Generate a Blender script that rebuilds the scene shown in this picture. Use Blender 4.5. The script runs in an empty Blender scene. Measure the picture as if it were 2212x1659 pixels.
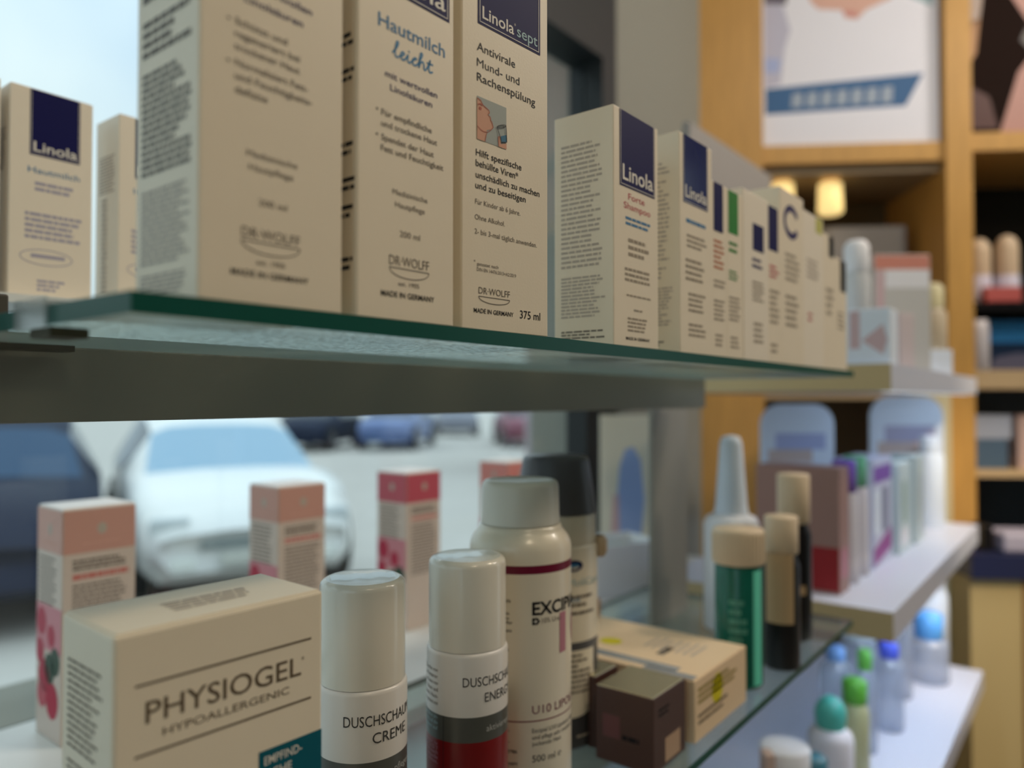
import bpy, bmesh, math, random
from mathutils import Vector, Matrix
random.seed(7)
SC = bpy.context.scene
COL = SC.collection
H = 1.5                                   # camera height above the shop floor
R_ = math.radians

# ------------------------------------------------------------------ camera
F_PX = 1640.0
YAW = R_(37.73)                           # the shelf runs along +X, the window lies towards +Y
PITCH = math.atan(32.5 / F_PX)
cam = bpy.data.cameras.new('camera')
cam.sensor_width = 36.0
cam.lens = F_PX / 2212 * 36.0
cam.clip_start = 0.01
cam.clip_end = 300
cam.dof.use_dof = True
cam.dof.focus_distance = 0.36
cam.dof.aperture_fstop = 4.4
cam_ob = bpy.data.objects.new('camera', cam)
COL.objects.link(cam_ob)
cam_ob.location = (0, 0, H)
cam_ob.rotation_euler = (math.pi / 2 + PITCH, 0, YAW - math.pi / 2)
SC.camera = cam_ob

# ------------------------------------------------------------------ world, lamps, exposure
SC.view_settings.view_transform = 'Standard'
SC.view_settings.look = 'None'
SC.view_settings.exposure = 0.0
SC.view_settings.gamma = 1.0
SC.view_settings.use_curve_mapping = False
SC.cycles.max_bounces = 8
SC.cycles.transparent_max_bounces = 16

W = bpy.data.worlds.new('overcast_sky')
SC.world = W
W.use_nodes = True
wt = W.node_tree
wt.nodes.clear()
wo = wt.nodes.new('ShaderNodeOutputWorld')
bg = wt.nodes.new('ShaderNodeBackground')
tc = wt.nodes.new('ShaderNodeTexCoord')
nz = wt.nodes.new('ShaderNodeTexNoise')
nz.inputs['Scale'].default_value = 3.0
nz.inputs['Detail'].default_value = 3.0
cr = wt.nodes.new('ShaderNodeValToRGB')
cr.color_ramp.elements[0].position = 0.36
cr.color_ramp.elements[0].color = (0.60, 0.78, 0.93, 1)
cr.color_ramp.elements[1].position = 0.60
cr.color_ramp.elements[1].color = (0.80, 0.95, 1.0, 1)
wt.links.new(tc.outputs['Generated'], nz.inputs['Vector'])
wt.links.new(nz.outputs['Fac'], cr.inputs['Fac'])
wt.links.new(cr.outputs['Color'], bg.inputs['Color'])
# an overcast sky is brighter overhead than at the horizon
sx_ = wt.nodes.new('ShaderNodeSeparateXYZ')
wt.links.new(tc.outputs['Generated'], sx_.inputs[0])
zr_ = wt.nodes.new('ShaderNodeMapRange')
zr_.inputs['From Min'].default_value = 0.0
zr_.inputs['From Max'].default_value = 1.0
zr_.inputs['To Min'].default_value = 0.80
zr_.inputs['To Max'].default_value = 1.75
wt.links.new(sx_.outputs['Z'], zr_.inputs['Value'])
wt.links.new(zr_.outputs['Result'], bg.inputs['Strength'])
wt.links.new(bg.outputs['Background'], wo.inputs['Surface'])


def area(name, loc, target, size, power, color):
    l = bpy.data.lights.new(name, 'AREA')
    l.shape = 'DISK'
    l.size = size
    l.energy = power
    l.color = color
    o = bpy.data.objects.new(name, l)
    COL.objects.link(o)
    o.location = (loc[0], loc[1], loc[2] + H)
    d = Vector(target) - Vector(loc)
    o.rotation_euler = d.to_track_quat('-Z', 'Y').to_euler()
    return o


WARM = (1.0, 0.80, 0.55)
area('ceiling_spotlight', (1.35, -0.65, 1.37), (0.6, 0.3, 0.0), 0.22, 8.8, WARM)
area('ceiling_spotlight', (-0.10, -0.75, 1.36), (0.30, 0.3, 0.0), 0.30, 6.4, WARM)
area('ceiling_spotlight', (2.05, -0.75, 1.30), (1.9, 0.1, 0.2), 0.35, 11, (1.0, 0.90, 0.78))
_l = bpy.data.lights.new('counter_fill', 'SPOT')  # unseen spot, added to brighten the counter
_l.energy = 130
_l.spot_size = R_(28)
_l.spot_blend = 0.6
_l.shadow_soft_size = 0.08
_l.color = WARM
_o = bpy.data.objects.new('counter_fill', _l)
COL.objects.link(_o)
_o.location = (0.95, -1.15, 1.30 + H)
_o.rotation_euler = (Vector((2.10, 0.18, -0.60)) - Vector((0.95, -1.15, 1.30))).to_track_quat('-Z', 'Y').to_euler()
area('ceiling_panel_light', (1.25, -0.35, 1.33), (1.25, 0.1, -0.4), 0.6, 5, (0.90, 0.94, 1.0))


# ------------------------------------------------------------------ materials
def lin(c):
    return tuple(((x / 255) / 12.92 if x <= 10.3 else ((x / 255 + 0.055) / 1.055) ** 2.4) for x in c)


MATS = {}


def mat(name, rgb, rough=0.5, spec=0.4, metal=0.0, noise=0.0, nscale=40.0, bump=0.0, bscale=300.0,
        emit=0.0, alpha=1.0, trans=0.0, coat=0.0, grain=None):
    if name in MATS:
        return MATS[name]
    m = bpy.data.materials.new(name)
    m.use_nodes = True
    nt = m.node_tree
    b = nt.nodes['Principled BSDF']
    c = (*rgb, 1)
    b.inputs['Base Color'].default_value = c
    b.inputs['Roughness'].default_value = rough
    b.inputs['Specular IOR Level'].default_value = spec
    b.inputs['Metallic'].default_value = metal
    b.inputs['Coat Weight'].default_value = coat
    b.inputs['Transmission Weight'].default_value = trans
    b.inputs['Alpha'].default_value = alpha
    if emit:
        b.inputs['Emission Color'].default_value = c
        b.inputs['Emission Strength'].default_value = emit
    if noise or bump or grain:
        t = nt.nodes.new('ShaderNodeTexCoord')
        n = nt.nodes.new('ShaderNodeTexNoise')
        n.inputs['Scale'].default_value = nscale
        n.inputs['Detail'].default_value = 4
        if grain:
            mp = nt.nodes.new('ShaderNodeMapping')
            mp.inputs['Scale'].default_value = grain
            nt.links.new(t.outputs['Object'], mp.inputs['Vector'])
            nt.links.new(mp.outputs['Vector'], n.inputs['Vector'])
        else:
            nt.links.new(t.outputs['Object'], n.inputs['Vector'])
        if noise or grain:
            mx = nt.nodes.new('ShaderNodeMix')
            mx.data_type = 'RGBA'
            k = noise or 0.2
            mx.inputs['A'].default_value = tuple(x * (1 - k) for x in rgb) + (1,)
            mx.inputs['B'].default_value = tuple(min(1, x * (1 + k)) for x in rgb) + (1,)
            nt.links.new(n.outputs['Fac'], mx.inputs['Factor'])
            nt.links.new(mx.outputs['Result'], b.inputs['Base Color'])
        if bump:
            n2 = nt.nodes.new('ShaderNodeTexNoise')
            n2.inputs['Scale'].default_value = bscale
            n2.inputs['Detail'].default_value = 3
            nt.links.new(t.outputs['Object'], n2.inputs['Vector'])
            bp = nt.nodes.new('ShaderNodeBump')
            bp.inputs['Strength'].default_value = bump
            bp.inputs['Distance'].default_value = 0.001
            nt.links.new(n2.outputs['Fac'], bp.inputs['Height'])
            nt.links.new(bp.outputs['Normal'], b.inputs['Normal'])
    MATS[name] = m
    return m


def glass_mat(name, tint, rough=0.02, refl=0.0, bump=0.0, bscale=900.0, haze=0.0, hazecol=(0.8, 0.9, 0.88), grazing=0.96, speckle=0.0):
    """clear sheet: what lies behind shows through, a fresnel share is mirrored, a little milky haze"""
    m = bpy.data.materials.new(name)
    m.use_nodes = True
    nt = m.node_tree
    nt.nodes.clear()
    out = nt.nodes.new('ShaderNodeOutputMaterial')
    tr = nt.nodes.new('ShaderNodeBsdfTransparent')
    tr.inputs['Color'].default_value = (*tint, 1)
    gl = nt.nodes.new('ShaderNodeBsdfGlossy')
    gl.inputs['Roughness'].default_value = rough
    lw = nt.nodes.new('ShaderNodeLayerWeight')
    lw.inputs['Blend'].default_value = 0.5
    pw = nt.nodes.new('ShaderNodeMath')
    pw.operation = 'POWER'
    pw.inputs[1].default_value = 5.0
    ad = nt.nodes.new('ShaderNodeMath')
    ad.operation = 'MULTIPLY_ADD'
    ad.use_clamp = True
    ad.inputs[1].default_value = grazing
    ad.inputs[2].default_value = 0.04 + refl
    nt.links.new(lw.outputs['Facing'], pw.inputs[0])
    mx = nt.nodes.new('ShaderNodeMixShader')
    nt.links.new(pw.outputs[0], ad.inputs[0])
    nt.links.new(ad.outputs[0], mx.inputs['Fac'])
    nt.links.new(tr.outputs[0], mx.inputs[1])
    nt.links.new(gl.outputs[0], mx.inputs[2])
    last = mx
    if speckle:
        t0 = nt.nodes.new('ShaderNodeTexCoord')
        n0 = nt.nodes.new('ShaderNodeTexNoise')
        n0.inputs['Scale'].default_value = 380
        n0.inputs['Detail'].default_value = 2
        r0 = nt.nodes.new('ShaderNodeValToRGB')
        r0.color_ramp.elements[0].position = 0.40
        r0.color_ramp.elements[0].color = tuple(x * (1 - speckle) for x in tint) + (1,)
        r0.color_ramp.elements[1].position = 0.62
        r0.color_ramp.elements[1].color = (*tint, 1)
        nt.links.new(t0.outputs['Object'], n0.inputs['Vector'])
        nt.links.new(n0.outputs['Fac'], r0.inputs['Fac'])
        nt.links.new(r0.outputs['Color'], tr.inputs['Color'])
    if bump:
        t = nt.nodes.new('ShaderNodeTexCoord')
        n2 = nt.nodes.new('ShaderNodeTexNoise')
        n2.inputs['Scale'].default_value = bscale
        n2.inputs['Detail'].default_value = 2
        nt.links.new(t.outputs['Object'], n2.inputs['Vector'])
        bp = nt.nodes.new('ShaderNodeBump')
        bp.inputs['Strength'].default_value = bump
        bp.inputs['Distance'].default_value = 0.0006
        nt.links.new(n2.outputs['Fac'], bp.inputs['Height'])
        nt.links.new(bp.outputs['Normal'], gl.inputs['Normal'])
    if haze:
        df = nt.nodes.new('ShaderNodeBsdfDiffuse')
        df.inputs['Color'].default_value = (*hazecol, 1)
        tl = nt.nodes.new('ShaderNodeBsdfTranslucent')
        tl.inputs['Color'].default_value = (*hazecol, 1)
        a = nt.nodes.new('ShaderNodeMixShader')
        a.inputs['Fac'].default_value = 0.5
        nt.links.new(df.outputs[0], a.inputs[1])
        nt.links.new(tl.outputs[0], a.inputs[2])
        m2 = nt.nodes.new('ShaderNodeMixShader')
        m2.inputs['Fac'].default_value = haze
        nt.links.new(mx.outputs[0], m2.inputs[1])
        nt.links.new(a.outputs[0], m2.inputs[2])
        last = m2
    nt.links.new(last.outputs[0], out.inputs['Surface'])
    MATS[name] = m
    return m


CREAM = mat('cream_carton', (0.80, 0.705, 0.550), 0.42, 0.35, noise=0.02, nscale=60, bump=0.05, bscale=900)
CREAM2 = mat('pale_cream_carton', (0.82, 0.74, 0.61), 0.42, 0.35, noise=0.02, nscale=60)
NAVY = mat('navy_print', (0.003, 0.004, 0.070), 0.55, 0.12)
BLUEINK = mat('blue_ink', (0.06, 0.20, 0.38), 0.5, 0.2)
SCRIPTINK = mat('sky_blue_ink', (0.05, 0.22, 0.42), 0.5, 0.2)
DARKINK = mat('black_ink', (0.012, 0.011, 0.012), 0.5, 0.2)
NAVYINK = mat('navy_ink', (0.03, 0.025, 0.11), 0.5, 0.2)
GREYINK = mat('grey_ink', (0.15, 0.125, 0.10), 0.5, 0.2)
MIDINK = mat('mid_grey_ink', (0.33, 0.275, 0.205), 0.5, 0.2)
PALEINK = mat('pale_grey_ink', (0.45, 0.39, 0.33), 0.5, 0.2)
WHITEINK = mat('white_ink', (0.82, 0.78, 0.70), 0.5, 0.2)
SEPTINK = mat('grey_blue_ink', (0.36, 0.52, 0.55), 0.5, 0.2)
REDINK = mat('red_ink', (0.50, 0.07, 0.09), 0.5, 0.2)
GREENINK = mat('green_print', (0.01, 0.20, 0.012), 0.45, 0.3)
BROWNINK = mat('brown_ink', (0.13, 0.095, 0.06), 0.5, 0.2)
TEAL = mat('teal_print', (0.0, 0.10, 0.14), 0.45, 0.3)
LILACINK = mat('faint_lilac_ink', (0.38, 0.36, 0.45), 0.5, 0.2)
STEEL = mat('grey_painted_steel', (0.26, 0.24, 0.20), 0.5, 0.35, bump=0.05, bscale=1500)
POSTGREY = mat('grey_post_paint', (0.27, 0.26, 0.225), 0.5, 0.4)
WOOD = mat('oak_wood', (0.56, 0.31, 0.085), 0.45, 0.35, noise=0.22, nscale=6, grain=(12, 12, 1.2))
WOODDARK = mat('olive_brown_wood', (0.16, 0.12, 0.07), 0.5, 0.3)
WHITEBOARD = mat('white_shelf_board', (0.60, 0.64, 0.76), 0.35, 0.4)
EDGEBEIGE = mat('beige_shelf_edge', (0.55, 0.44, 0.24), 0.5, 0.3)
BEIGEWALL = mat('beige_wall', (0.27, 0.27, 0.235), 0.8, 0.2, noise=0.03)
CEILM = mat('ceiling_white', (0.75, 0.73, 0.68), 0.9, 0.1)
FLOORM = mat('floor_tile', (0.38, 0.35, 0.30), 0.4, 0.4, noise=0.08, nscale=5)
FRAMEDARK = mat('dark_window_frame', (0.018, 0.022, 0.024), 0.45, 0.3)
ASPHALT = mat('street_ground', (0.56, 0.53, 0.49), 0.9, 0.1, noise=0.10, nscale=1.5)
GLASS_EDGE = mat('green_glass_edge', (0.007, 0.078, 0.058), 0.3, 0.2)
GLASS_TOP = glass_mat('shelf_glass', (0.86, 0.94, 0.92), 0.06, 0.03, bump=0.12, bscale=700, haze=0.10)
GLASS_UPPER = glass_mat('upper_shelf_glass', (0.90, 0.97, 0.95), 0.06, 0.02, haze=0.06, grazing=0.15)
GLASS_FROST = glass_mat('textured_shelf_glass', (0.80, 0.88, 0.85), 0.26, 0.14, bump=1.0, bscale=420, haze=0.30, grazing=0.16, speckle=0.55,
                        hazecol=(0.84, 0.97, 0.95))
PANE = glass_mat('window_glass', (0.97, 0.99, 0.98), 0.0, 0.0)
CAPWHITE = mat('white_plastic_cap', (0.75, 0.715, 0.63), 0.22, 0.5, coat=0.3)
BODYWHITE = mat('white_can_enamel', (0.72, 0.69, 0.655), 0.3, 0.45, coat=0.2)
BANDGREY = mat('grey_band', (0.085, 0.087, 0.078), 0.3, 0.45, coat=0.2)
BANDRED = mat('dark_red_band', (0.20, 0.004, 0.006), 0.3, 0.45, coat=0.2)
BANDWINE = mat('wine_red_print', (0.16, 0.004, 0.03), 0.4, 0.35)
PINKINK = mat('dusty_pink_print', (0.48, 0.20, 0.25), 0.45, 0.3)
BOTTLECREAM = mat('cream_bottle_plastic', (0.78, 0.71, 0.58), 0.28, 0.5, coat=0.15)
CLEARTAPE = glass_mat('clear_tape', (0.93, 0.95, 0.95), 0.10, 0.10, haze=0.12, hazecol=(0.9, 0.9, 0.9))
FROSTCAP = mat('frosted_cap_plastic', (0.80, 0.77, 0.68), 0.32, 0.5, trans=0.12)
GREYCAP = mat('slate_grey_cap', (0.085, 0.085, 0.095), 0.35, 0.4)
GREYLOW = mat('dark_grey_label', (0.055, 0.054, 0.060), 0.4, 0.4)
ROSE = mat('dusty_rose_print', (0.56, 0.30, 0.24), 0.4, 0.35)
ROSE2 = mat('raspberry_print', (0.50, 0.085, 0.115), 0.4, 0.35)
PINKPALE = mat('pale_pink_carton', (0.60, 0.50, 0.43), 0.45, 0.35)
PINKWASH = mat('pink_wash_print', (0.58, 0.22, 0.25), 0.45, 0.3)
BERRY = mat('berry_print', (0.42, 0.015, 0.05), 0.45, 0.3)
LEAFINK = mat('dark_leaf_print', (0.02, 0.055, 0.03), 0.45, 0.3)
BROWNCARTON = mat('brown_carton', (0.075, 0.035, 0.028), 0.35, 0.4)
GOLDFOIL = mat('gold_foil', (0.70, 0.63, 0.42), 0.24, 0.5, metal=0.8)
SILVERFOIL = mat('silver_foil', (0.82, 0.84, 0.86), 0.2, 0.5, metal=0.75)
PEACH = mat('peach_cream_carton', (0.78, 0.58, 0.37), 0.42, 0.35)
YELLOW = mat('yellow_print', (0.65, 0.55, 0.0), 0.45, 0.3)
BLACK = mat('black_plastic', (0.008, 0.007, 0.008), 0.3, 0.4)
WHITE = mat('white_plastic', (0.80, 0.81, 0.85), 0.35, 0.4)
BLUEWHITE = mat('blue_white_card', (0.74, 0.82, 0.93), 0.45, 0.3)

# ------------------------------------------------------------------ mesh building
EPS = 0.00012
FONT_OB = None
FC = bpy.data.curves.new('lettering_source', 'FONT')
FC.resolution_u = 3
FOB = bpy.data.objects.new('lettering_source', FC)


class MB:
    def __init__(s):
        s.v = []
        s.f = []
        s.m = []
        s.mats = []
        s.sm = []

    def mi(s, m):
        if m not in s.mats:
            s.mats.append(m)
        return s.mats.index(m)

    def add(s, vs, fs, m, smooth=False):
        o = len(s.v)
        s.v += [tuple(p) for p in vs]
        k = s.mi(m)
        for f in fs:
            s.f.append(tuple(i + o for i in f))
            s.m.append(k)
            s.sm.append(smooth)
        return s

    def bm(s, bm, m, smooth=False):
        bm.verts.index_update()
        s.add([v.co[:] for v in bm.verts], [[v.index for v in f.verts] for f in bm.faces], m, smooth)
        bm.free()
        return s

    def box(s, x0, x1, y0, y1, z0, z1, m, bev=0.0, seg=2, smooth=False):
        bm = bmesh.new()
        bmesh.ops.create_cube(bm, size=1)
        for v in bm.verts:
            v.co = Vector(((x0 + x1) / 2 + v.co.x * (x1 - x0), (y0 + y1) / 2 + v.co.y * (y1 - y0),
                           (z0 + z1) / 2 + v.co.z * (z1 - z0)))
        if bev:
            bmesh.ops.bevel(bm, geom=list(bm.edges), offset=bev, segments=seg, affect='EDGES', profile=0.5)
        return s.bm(bm, m, smooth)

    def lathe(s, prof, m, c=(0, 0), seg=56, smooth=True, a0=0.0, a1=2 * math.pi, sx=1.0, sy=1.0, caps=None):
        full = abs(a1 - a0 - 2 * math.pi) < 1e-6
        n = seg if full else seg + 1
        vs, fs = [], []
        for (r, z) in prof:
            for i in range(n):
                a = a0 + (a1 - a0) * i / seg
                vs.append((c[0] + r * math.cos(a) * sx, c[1] + r * math.sin(a) * sy, z))
        for j in range(len(prof) - 1):
            for i in range(seg):
                k = (i + 1) % n
                fs.append((j * n + i, j * n + k, (j + 1) * n + k, (j + 1) * n + i))
        s.add(vs, fs, m, smooth)
        if full:
            lo = caps if caps is not None else prof[0][1] < .0015
            if caps and prof[-1][0] > 1e-5:
                s.add(vs[-n:], [tuple(range(n))], m)
            if lo and prof[0][0] > 1e-5:
                s.add(vs[:n], [tuple(reversed(range(n)))], m)
        return s

    def poly(s, pts, m, mp):
        s.add([mp(*p) for p in pts], [tuple(range(len(pts)))], m)
        return s

    def rect(s, x0, x1, z0, z1, m, mp, n=1):
        xs = [x0 + (x1 - x0) * i / n for i in range(n + 1)]
        vs = [mp(x, z0) for x in xs] + [mp(x, z1) for x in xs]
        s.add(vs, [(i, i + 1, n + 2 + i, n + 1 + i) for i in range(n)], m)
        return s

    def stroke(s, pts, w, m, mp, closed=False):
        P = [Vector((p[0], p[1])) for p in pts]
        n = len(P)
        L, Rr = [], []
        for i in range(n):
            a = P[(i - 1) % n] if (i or closed) else P[i]
            b = P[(i + 1) % n] if (i < n - 1 or closed) else P[i]
            d = (b - a)
            d = d.normalized() if d.length > 1e-9 else Vector((1, 0))
            q = Vector((-d.y, d.x)) * w / 2
            L.append(P[i] + q)
            Rr.append(P[i] - q)
        vs = [mp(*p) for p in L] + [mp(*p) for p in Rr]
        k = n if closed else n - 1
        s.add(vs, [(n + i, n + (i + 1) % n, (i + 1) % n, i) for i in range(k)], m)
        return s

    def text(s, st, x0, x1, base, cap, m, mp, bold=0.0, shear=0.0, cut=0.0, clip=None):
        """flat printed line: spans x0..x1, capitals `cap` high"""
        FC.body = st
        FC.size = 1
        FC.offset = bold * 0.45
        FC.shear = shear
        me = bpy.data.meshes.new_from_object(FOB)
        bm = bmesh.new()
        bm.from_mesh(me)
        bpy.data.meshes.remove(me)
        if not bm.verts:
            bm.free()
            return s
        a = min(v.co.x for v in bm.verts)
        b = max(v.co.x for v in bm.verts)
        kx = (x1 - x0) / (b - a)
        kz = cap / 0.682
        for v in bm.verts:
            v.co = Vector((x0 + (v.co.x - a) * kx, base + v.co.y * kz, 0))
        if cut:
            x = x0 + cut
            while x < x1:
                g = list(bm.verts) + list(bm.edges) + list(bm.faces)
                bmesh.ops.bisect_plane(bm, geom=g, plane_co=(x, 0, 0), plane_no=(1, 0, 0))
                x += cut
        for v in bm.verts:
            v.co = Vector(mp(v.co.x, v.co.y))
        return s.bm(bm, m)

    def bars(s, x0, x1, ztop, zbot, n, m, mp, fill=0.55, ragged=0.35, words=True, cut=0):
        """a block of illegible small print: word-long dashes on lines"""
        p = (ztop - zbot) / n
        for i in range(n):
            z1 = ztop - i * p
            z0 = z1 - p * fill
            end = x1 - (x1 - x0) * (random.random() ** 1.5) * ragged
            x = x0
            while x < end - 0.0004:
                wl = random.uniform(0.0022, 0.0075) if words else (end - x)
                e = min(end, x + wl)
                s.rect(x, e, z0, z1, m, mp, n=(max(1, int((e - x) / cut)) if cut else 1))
                x = e + 0.0007
        return s

    def build(s, name, parent=None, loc=None, rotz=0.0):
        me = bpy.data.meshes.new(name)
        me.from_pydata(s.v, [], s.f)
        for m in s.mats:
            me.materials.append(m)
        me.polygons.foreach_set('material_index', s.m)
        me.polygons.foreach_set('use_smooth', s.sm)
        me.update()
        o = bpy.data.objects.new(name, me)
        COL.objects.link(o)
        if parent is not None:
            o.parent = parent
        if loc is not None:
            o.location = (loc[0], loc[1], loc[2] + (H if parent is None else 0))
        elif parent is None:
            o.location = (0, 0, H)
        o.rotation_euler[2] = rotz
        return o


def tag(o, label, cat, group=None):
    o['label'] = label
    o['category'] = cat
    if group:
        o['group'] = group
    return o


def empty(name, loc, rotz, label, cat, group=None):
    o = bpy.data.objects.new(name, None)
    o.empty_display_size = 0.02
    COL.objects.link(o)
    o.location = (loc[0], loc[1], loc[2] + H)
    o.rotation_euler[2] = rotz
    return tag(o, label, cat, group)


def structure(o):
    o['kind'] = 'structure'
    return o


def cyl_map(r, eps=0.0002):
    # arc length x to the right of the local -Y facing line, height z
    def mp(x, z):
        a = -math.pi / 2 + x / r
        return ((r + eps) * math.cos(a), (r + eps) * math.sin(a), z)
    return mp


FWD = Vector((math.cos(YAW), math.sin(YAW), 0))
RGT = Vector((math.sin(YAW), -math.cos(YAW), 0))


def seen(right, depth):
    """a spot `depth` ahead and `right` to the side of where the photographer stood"""
    p = FWD * depth + RGT * right
    return (p.x, p.y)


def sp(u, t):
    return seen((u - 1106) / F_PX * t, t)


# ------------------------------------------------------------------ the setting
ZG = 0.0293        # top of the upper glass shelf, relative to the lens
ZL = -0.26         # top of the lower glass shelf
ZN = -0.26         # top of the middle board in the next bay
ZU = 0.0438        # top of its upper board
ZB = -0.559        # top of the base board
YW = 0.80          # inner face of the shop window


def shell():
    structure(MB().box(-1.15, 4.2, -3.0, YW, -1.6, -1.5, FLOORM).build('floor'))
    structure(MB().box(-1.15, 4.2, -3.0, YW + 0.25, 1.4, 1.5, CEILM).build('ceiling'))
    structure(MB().box(-1.15, 4.2, -3.0, -2.9, -1.5, 1.4, BEIGEWALL).build('wall_rear'))
    structure(MB().box(-1.1, -1.0, -2.9, -0.5, -1.5, 1.4, BEIGEWALL).build('wall_left'))
    structure(MB().box(-1.1, -1.0, -0.5, YW + 0.2, -1.5, -0.45, BEIGEWALL).build('wall_left'))
    structure(MB().box(-1.1, -1.0, -0.5, YW + 0.2, 1.1, 1.4, BEIGEWALL).build('wall_left'))
    # wall with the shop window in it
    structure(MB().box(-1.0, 1.2, YW, YW + 0.2, -1.5, -0.33, BEIGEWALL).build('wall_window'))
    structure(MB().box(-1.0, 1.36, YW, YW + 0.2, 0.84, 1.4, BEIGEWALL).build('wall_window'))
    structure(MB().box(1.36, 1.90, YW, YW + 0.2, -1.5, 1.4, BEIGEWALL).build('wall_window'))
    # angled wall behind the oak shelving
    b = MB()
    b.box(0.30, 3.6, 0.42, 0.52, -1.5, 1.4, BEIGEWALL)
    o = b.build('wall_right', loc=(UO.x, UO.y, 0), rotz=UA)
    structure(o)
    # window
    w = MB()
    w.box(1.305, 1.36, YW - 0.02, YW + 0.06, -0.33, 0.84, FRAMEDARK)
    w.box(-1.0, 1.305, YW - 0.02, YW + 0.06, 0.685, 0.84, FRAMEDARK)
    w.box(-1.0, 1.305, YW - 0.0, YW + 0.06, -0.36, -0.325, FRAMEDARK)
    wo_ = structure(w.build('window_1'))
    MB().box(-1.0, 1.305, YW + 0.02, YW + 0.026, -0.325, 0.685, PANE).build('window_glass', wo_)
    MB().box(1.225, 1.304, YW - 0.03, YW + 0.015, -0.324, -0.005, FRAMEDARK).build('window_side_frame', wo_)
    w = MB()  # unseen left window, added to let skylight reach the carton sides
    w.box(-1.08, -1.00, -0.5, -0.44, -0.45, 1.1, FRAMEDARK)
    w.box(-1.08, -1.00, YW + .02, YW + .12, -0.45, 1.1, FRAMEDARK)
    w2_ = structure(w.build('added_window'))
    MB().box(-1.05, -1.044, -0.44, YW + .02, -0.45, 1.1, PANE).build('window_glass', w2_)
    # board in the window
    structure(MB().box(-0.9, 1.32, 0.512, 0.765, -0.305, -0.29, mat('window_board', (0.70, 0.72, 0.70), 0.35, 0.4)).build('trim_1'))
    # outside
    structure(MB().box(-60, 60, -60, 90, -1.75, -1.61, ASPHALT).build('ground'))
    structure(MB().box(-60, 60, YW + 0.2, 90, -1.61, -1.55, ASPHALT).build('ground'))


UO = FWD * 2.0                            # the oak unit stands about two metres ahead
UA = R_(-57.27)


def unit_pt(x, d, z):
    a = UA
    return (UO.x + x * math.cos(a) + d * math.sin(a), UO.y + x * math.sin(a) - d * math.cos(a), z)


shell()

# ------------------------------------------------------------------ bay of glass shelves
def glass_shelf(name, x0, x1, y0, y1, ztop, th, under, label):
    b = MB()
    top = GLASS_UPPER if under is GLASS_FROST else GLASS_TOP
    vs = [(x0, y0, ztop - th), (x1, y0, ztop - th), (x1, y1, ztop - th), (x0, y1, ztop - th),
          (x0, y0, ztop), (x1, y0, ztop), (x1, y1, ztop), (x0, y1, ztop)]
    b.add(vs, [(4, 5, 6, 7)], top)
    b.add(vs, [(3, 2, 1, 0)], under)
    b.add(vs, [(0, 1, 5, 4), (1, 2, 6, 5), (2, 3, 7, 6), (3, 0, 4, 7)], GLASS_EDGE)
    o = b.build(name)
    return tag(o, label, 'shelf')


glass_shelf('glass_shelf', 0.098, 0.855, 0.205, 0.3745, ZG, 0.0062, GLASS_FROST,
            'upper glass shelf with dark green edge carrying the tall cream cartons')
glass_shelf('glass_shelf', -0.35, 0.955, 0.2326, 0.503, ZL, 0.0062, GLASS_TOP,
            'lower glass shelf with green edge under the spray cans and pink-striped bottle')

# steel rail carrying the upper shelf at the back
b = MB()
b.box(-0.6, 0.83, 0.36, 0.385, -0.0103, 0.0229, STEEL, bev=0.0008)
rail = tag(b.build('shelf_rail'), 'long dark grey steel rail running under the back of the upper glass shelf', 'rail')
b = MB()
b.box(0.797, 0.890, 0.41, 0.416, -0.55, 0.02, POSTGREY, bev=0.001)
tag(b.build('shelf_post'), 'grey square shelf post behind the lower shelf, right of the window', 'post')

cl = empty('shelf_bracket', (0.112, 0.352, 0.0229), 0, 'dark metal bracket gripping the left corner of the upper glass shelf', 'bracket')
MB().box(-0.045, 0.0085, 0.004, 0.02, 0.0002, 0.0205, mat('bracket_metal', (0.10, 0.085, 0.07), 0.4, 0.4, metal=0.3), bev=0.001).build('hook', cl)
MB().box(-0.04, 0.03, -0.006, 0.004, -0.0028, -0.0002, mat('bracket_metal', (0.1, 0.1, 0.1))).build('flange', cl)
cp = empty('edge_clip', (0.0972, 0.268, ZG - 0.0062), 0, 'small clear clip on the left edge of the upper glass shelf', 'clip')
b = MB()
b.box(-0.0012, -0.0002, -0.012, 0.012, -0.001, 0.0085, CLEARTAPE)
b.box(-0.0012, 0.014, -0.012, 0.012, 0.0064, 0.0078, CLEARTAPE)
b.build('clip_body', cp)
MB().box(0.002, 0.014, -0.008, 0.008, -0.0035, -0.0002, mat('rubber_pad', (0.07, 0.065, 0.04), 0.7), bev=0.0006).build('rubber_pad', cp)


# ------------------------------------------------------------------ cartons
def carton(loc, w, d, h, rot, label, mats=None, cat='carton', group=None, name='carton', top=True, bev=0.0007, flap=None):
    root = empty(name, loc, R_(rot), label, cat, group)
    m = mats or CREAM
    MB().box(0, w, 0, d, 0.0001, h, m, bev=bev).build('carton_body', root)
    if top:
        fm = flap or m
        b = MB()
        b.box(0.0012, w - 0.0012, 0.0010, d - 0.0006, h - 0.0004, h + 0.0005, fm, bev=0.0004)
        b.build('tuck_flap', root)
    return root


def front(x, z):
    return (x, -EPS, z)


def mapf(w, d, h):
    left = lambda s_, z: (-EPS, d - s_, z)
    topm = lambda x, y: (x, y, h + 0.0005 + EPS)
    return left, topm


mm = 0.001


def bowl_logo(b, x0, x1, z, depth, m, mp):
    n = 18
    arc = []
    for i in range(n + 1):
        a = math.pi * i / n
        arc.append(((x0 + x1) / 2 - (x1 - x0) / 2 * math.cos(a), z - depth * math.sin(a) ** 0.9))
    b.stroke(arc, (x1 - x0) * 0.016, m, mp)
    b.stroke([(x0, z), (x1, z)], (x1 - x0) * 0.016, m, mp)


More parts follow.
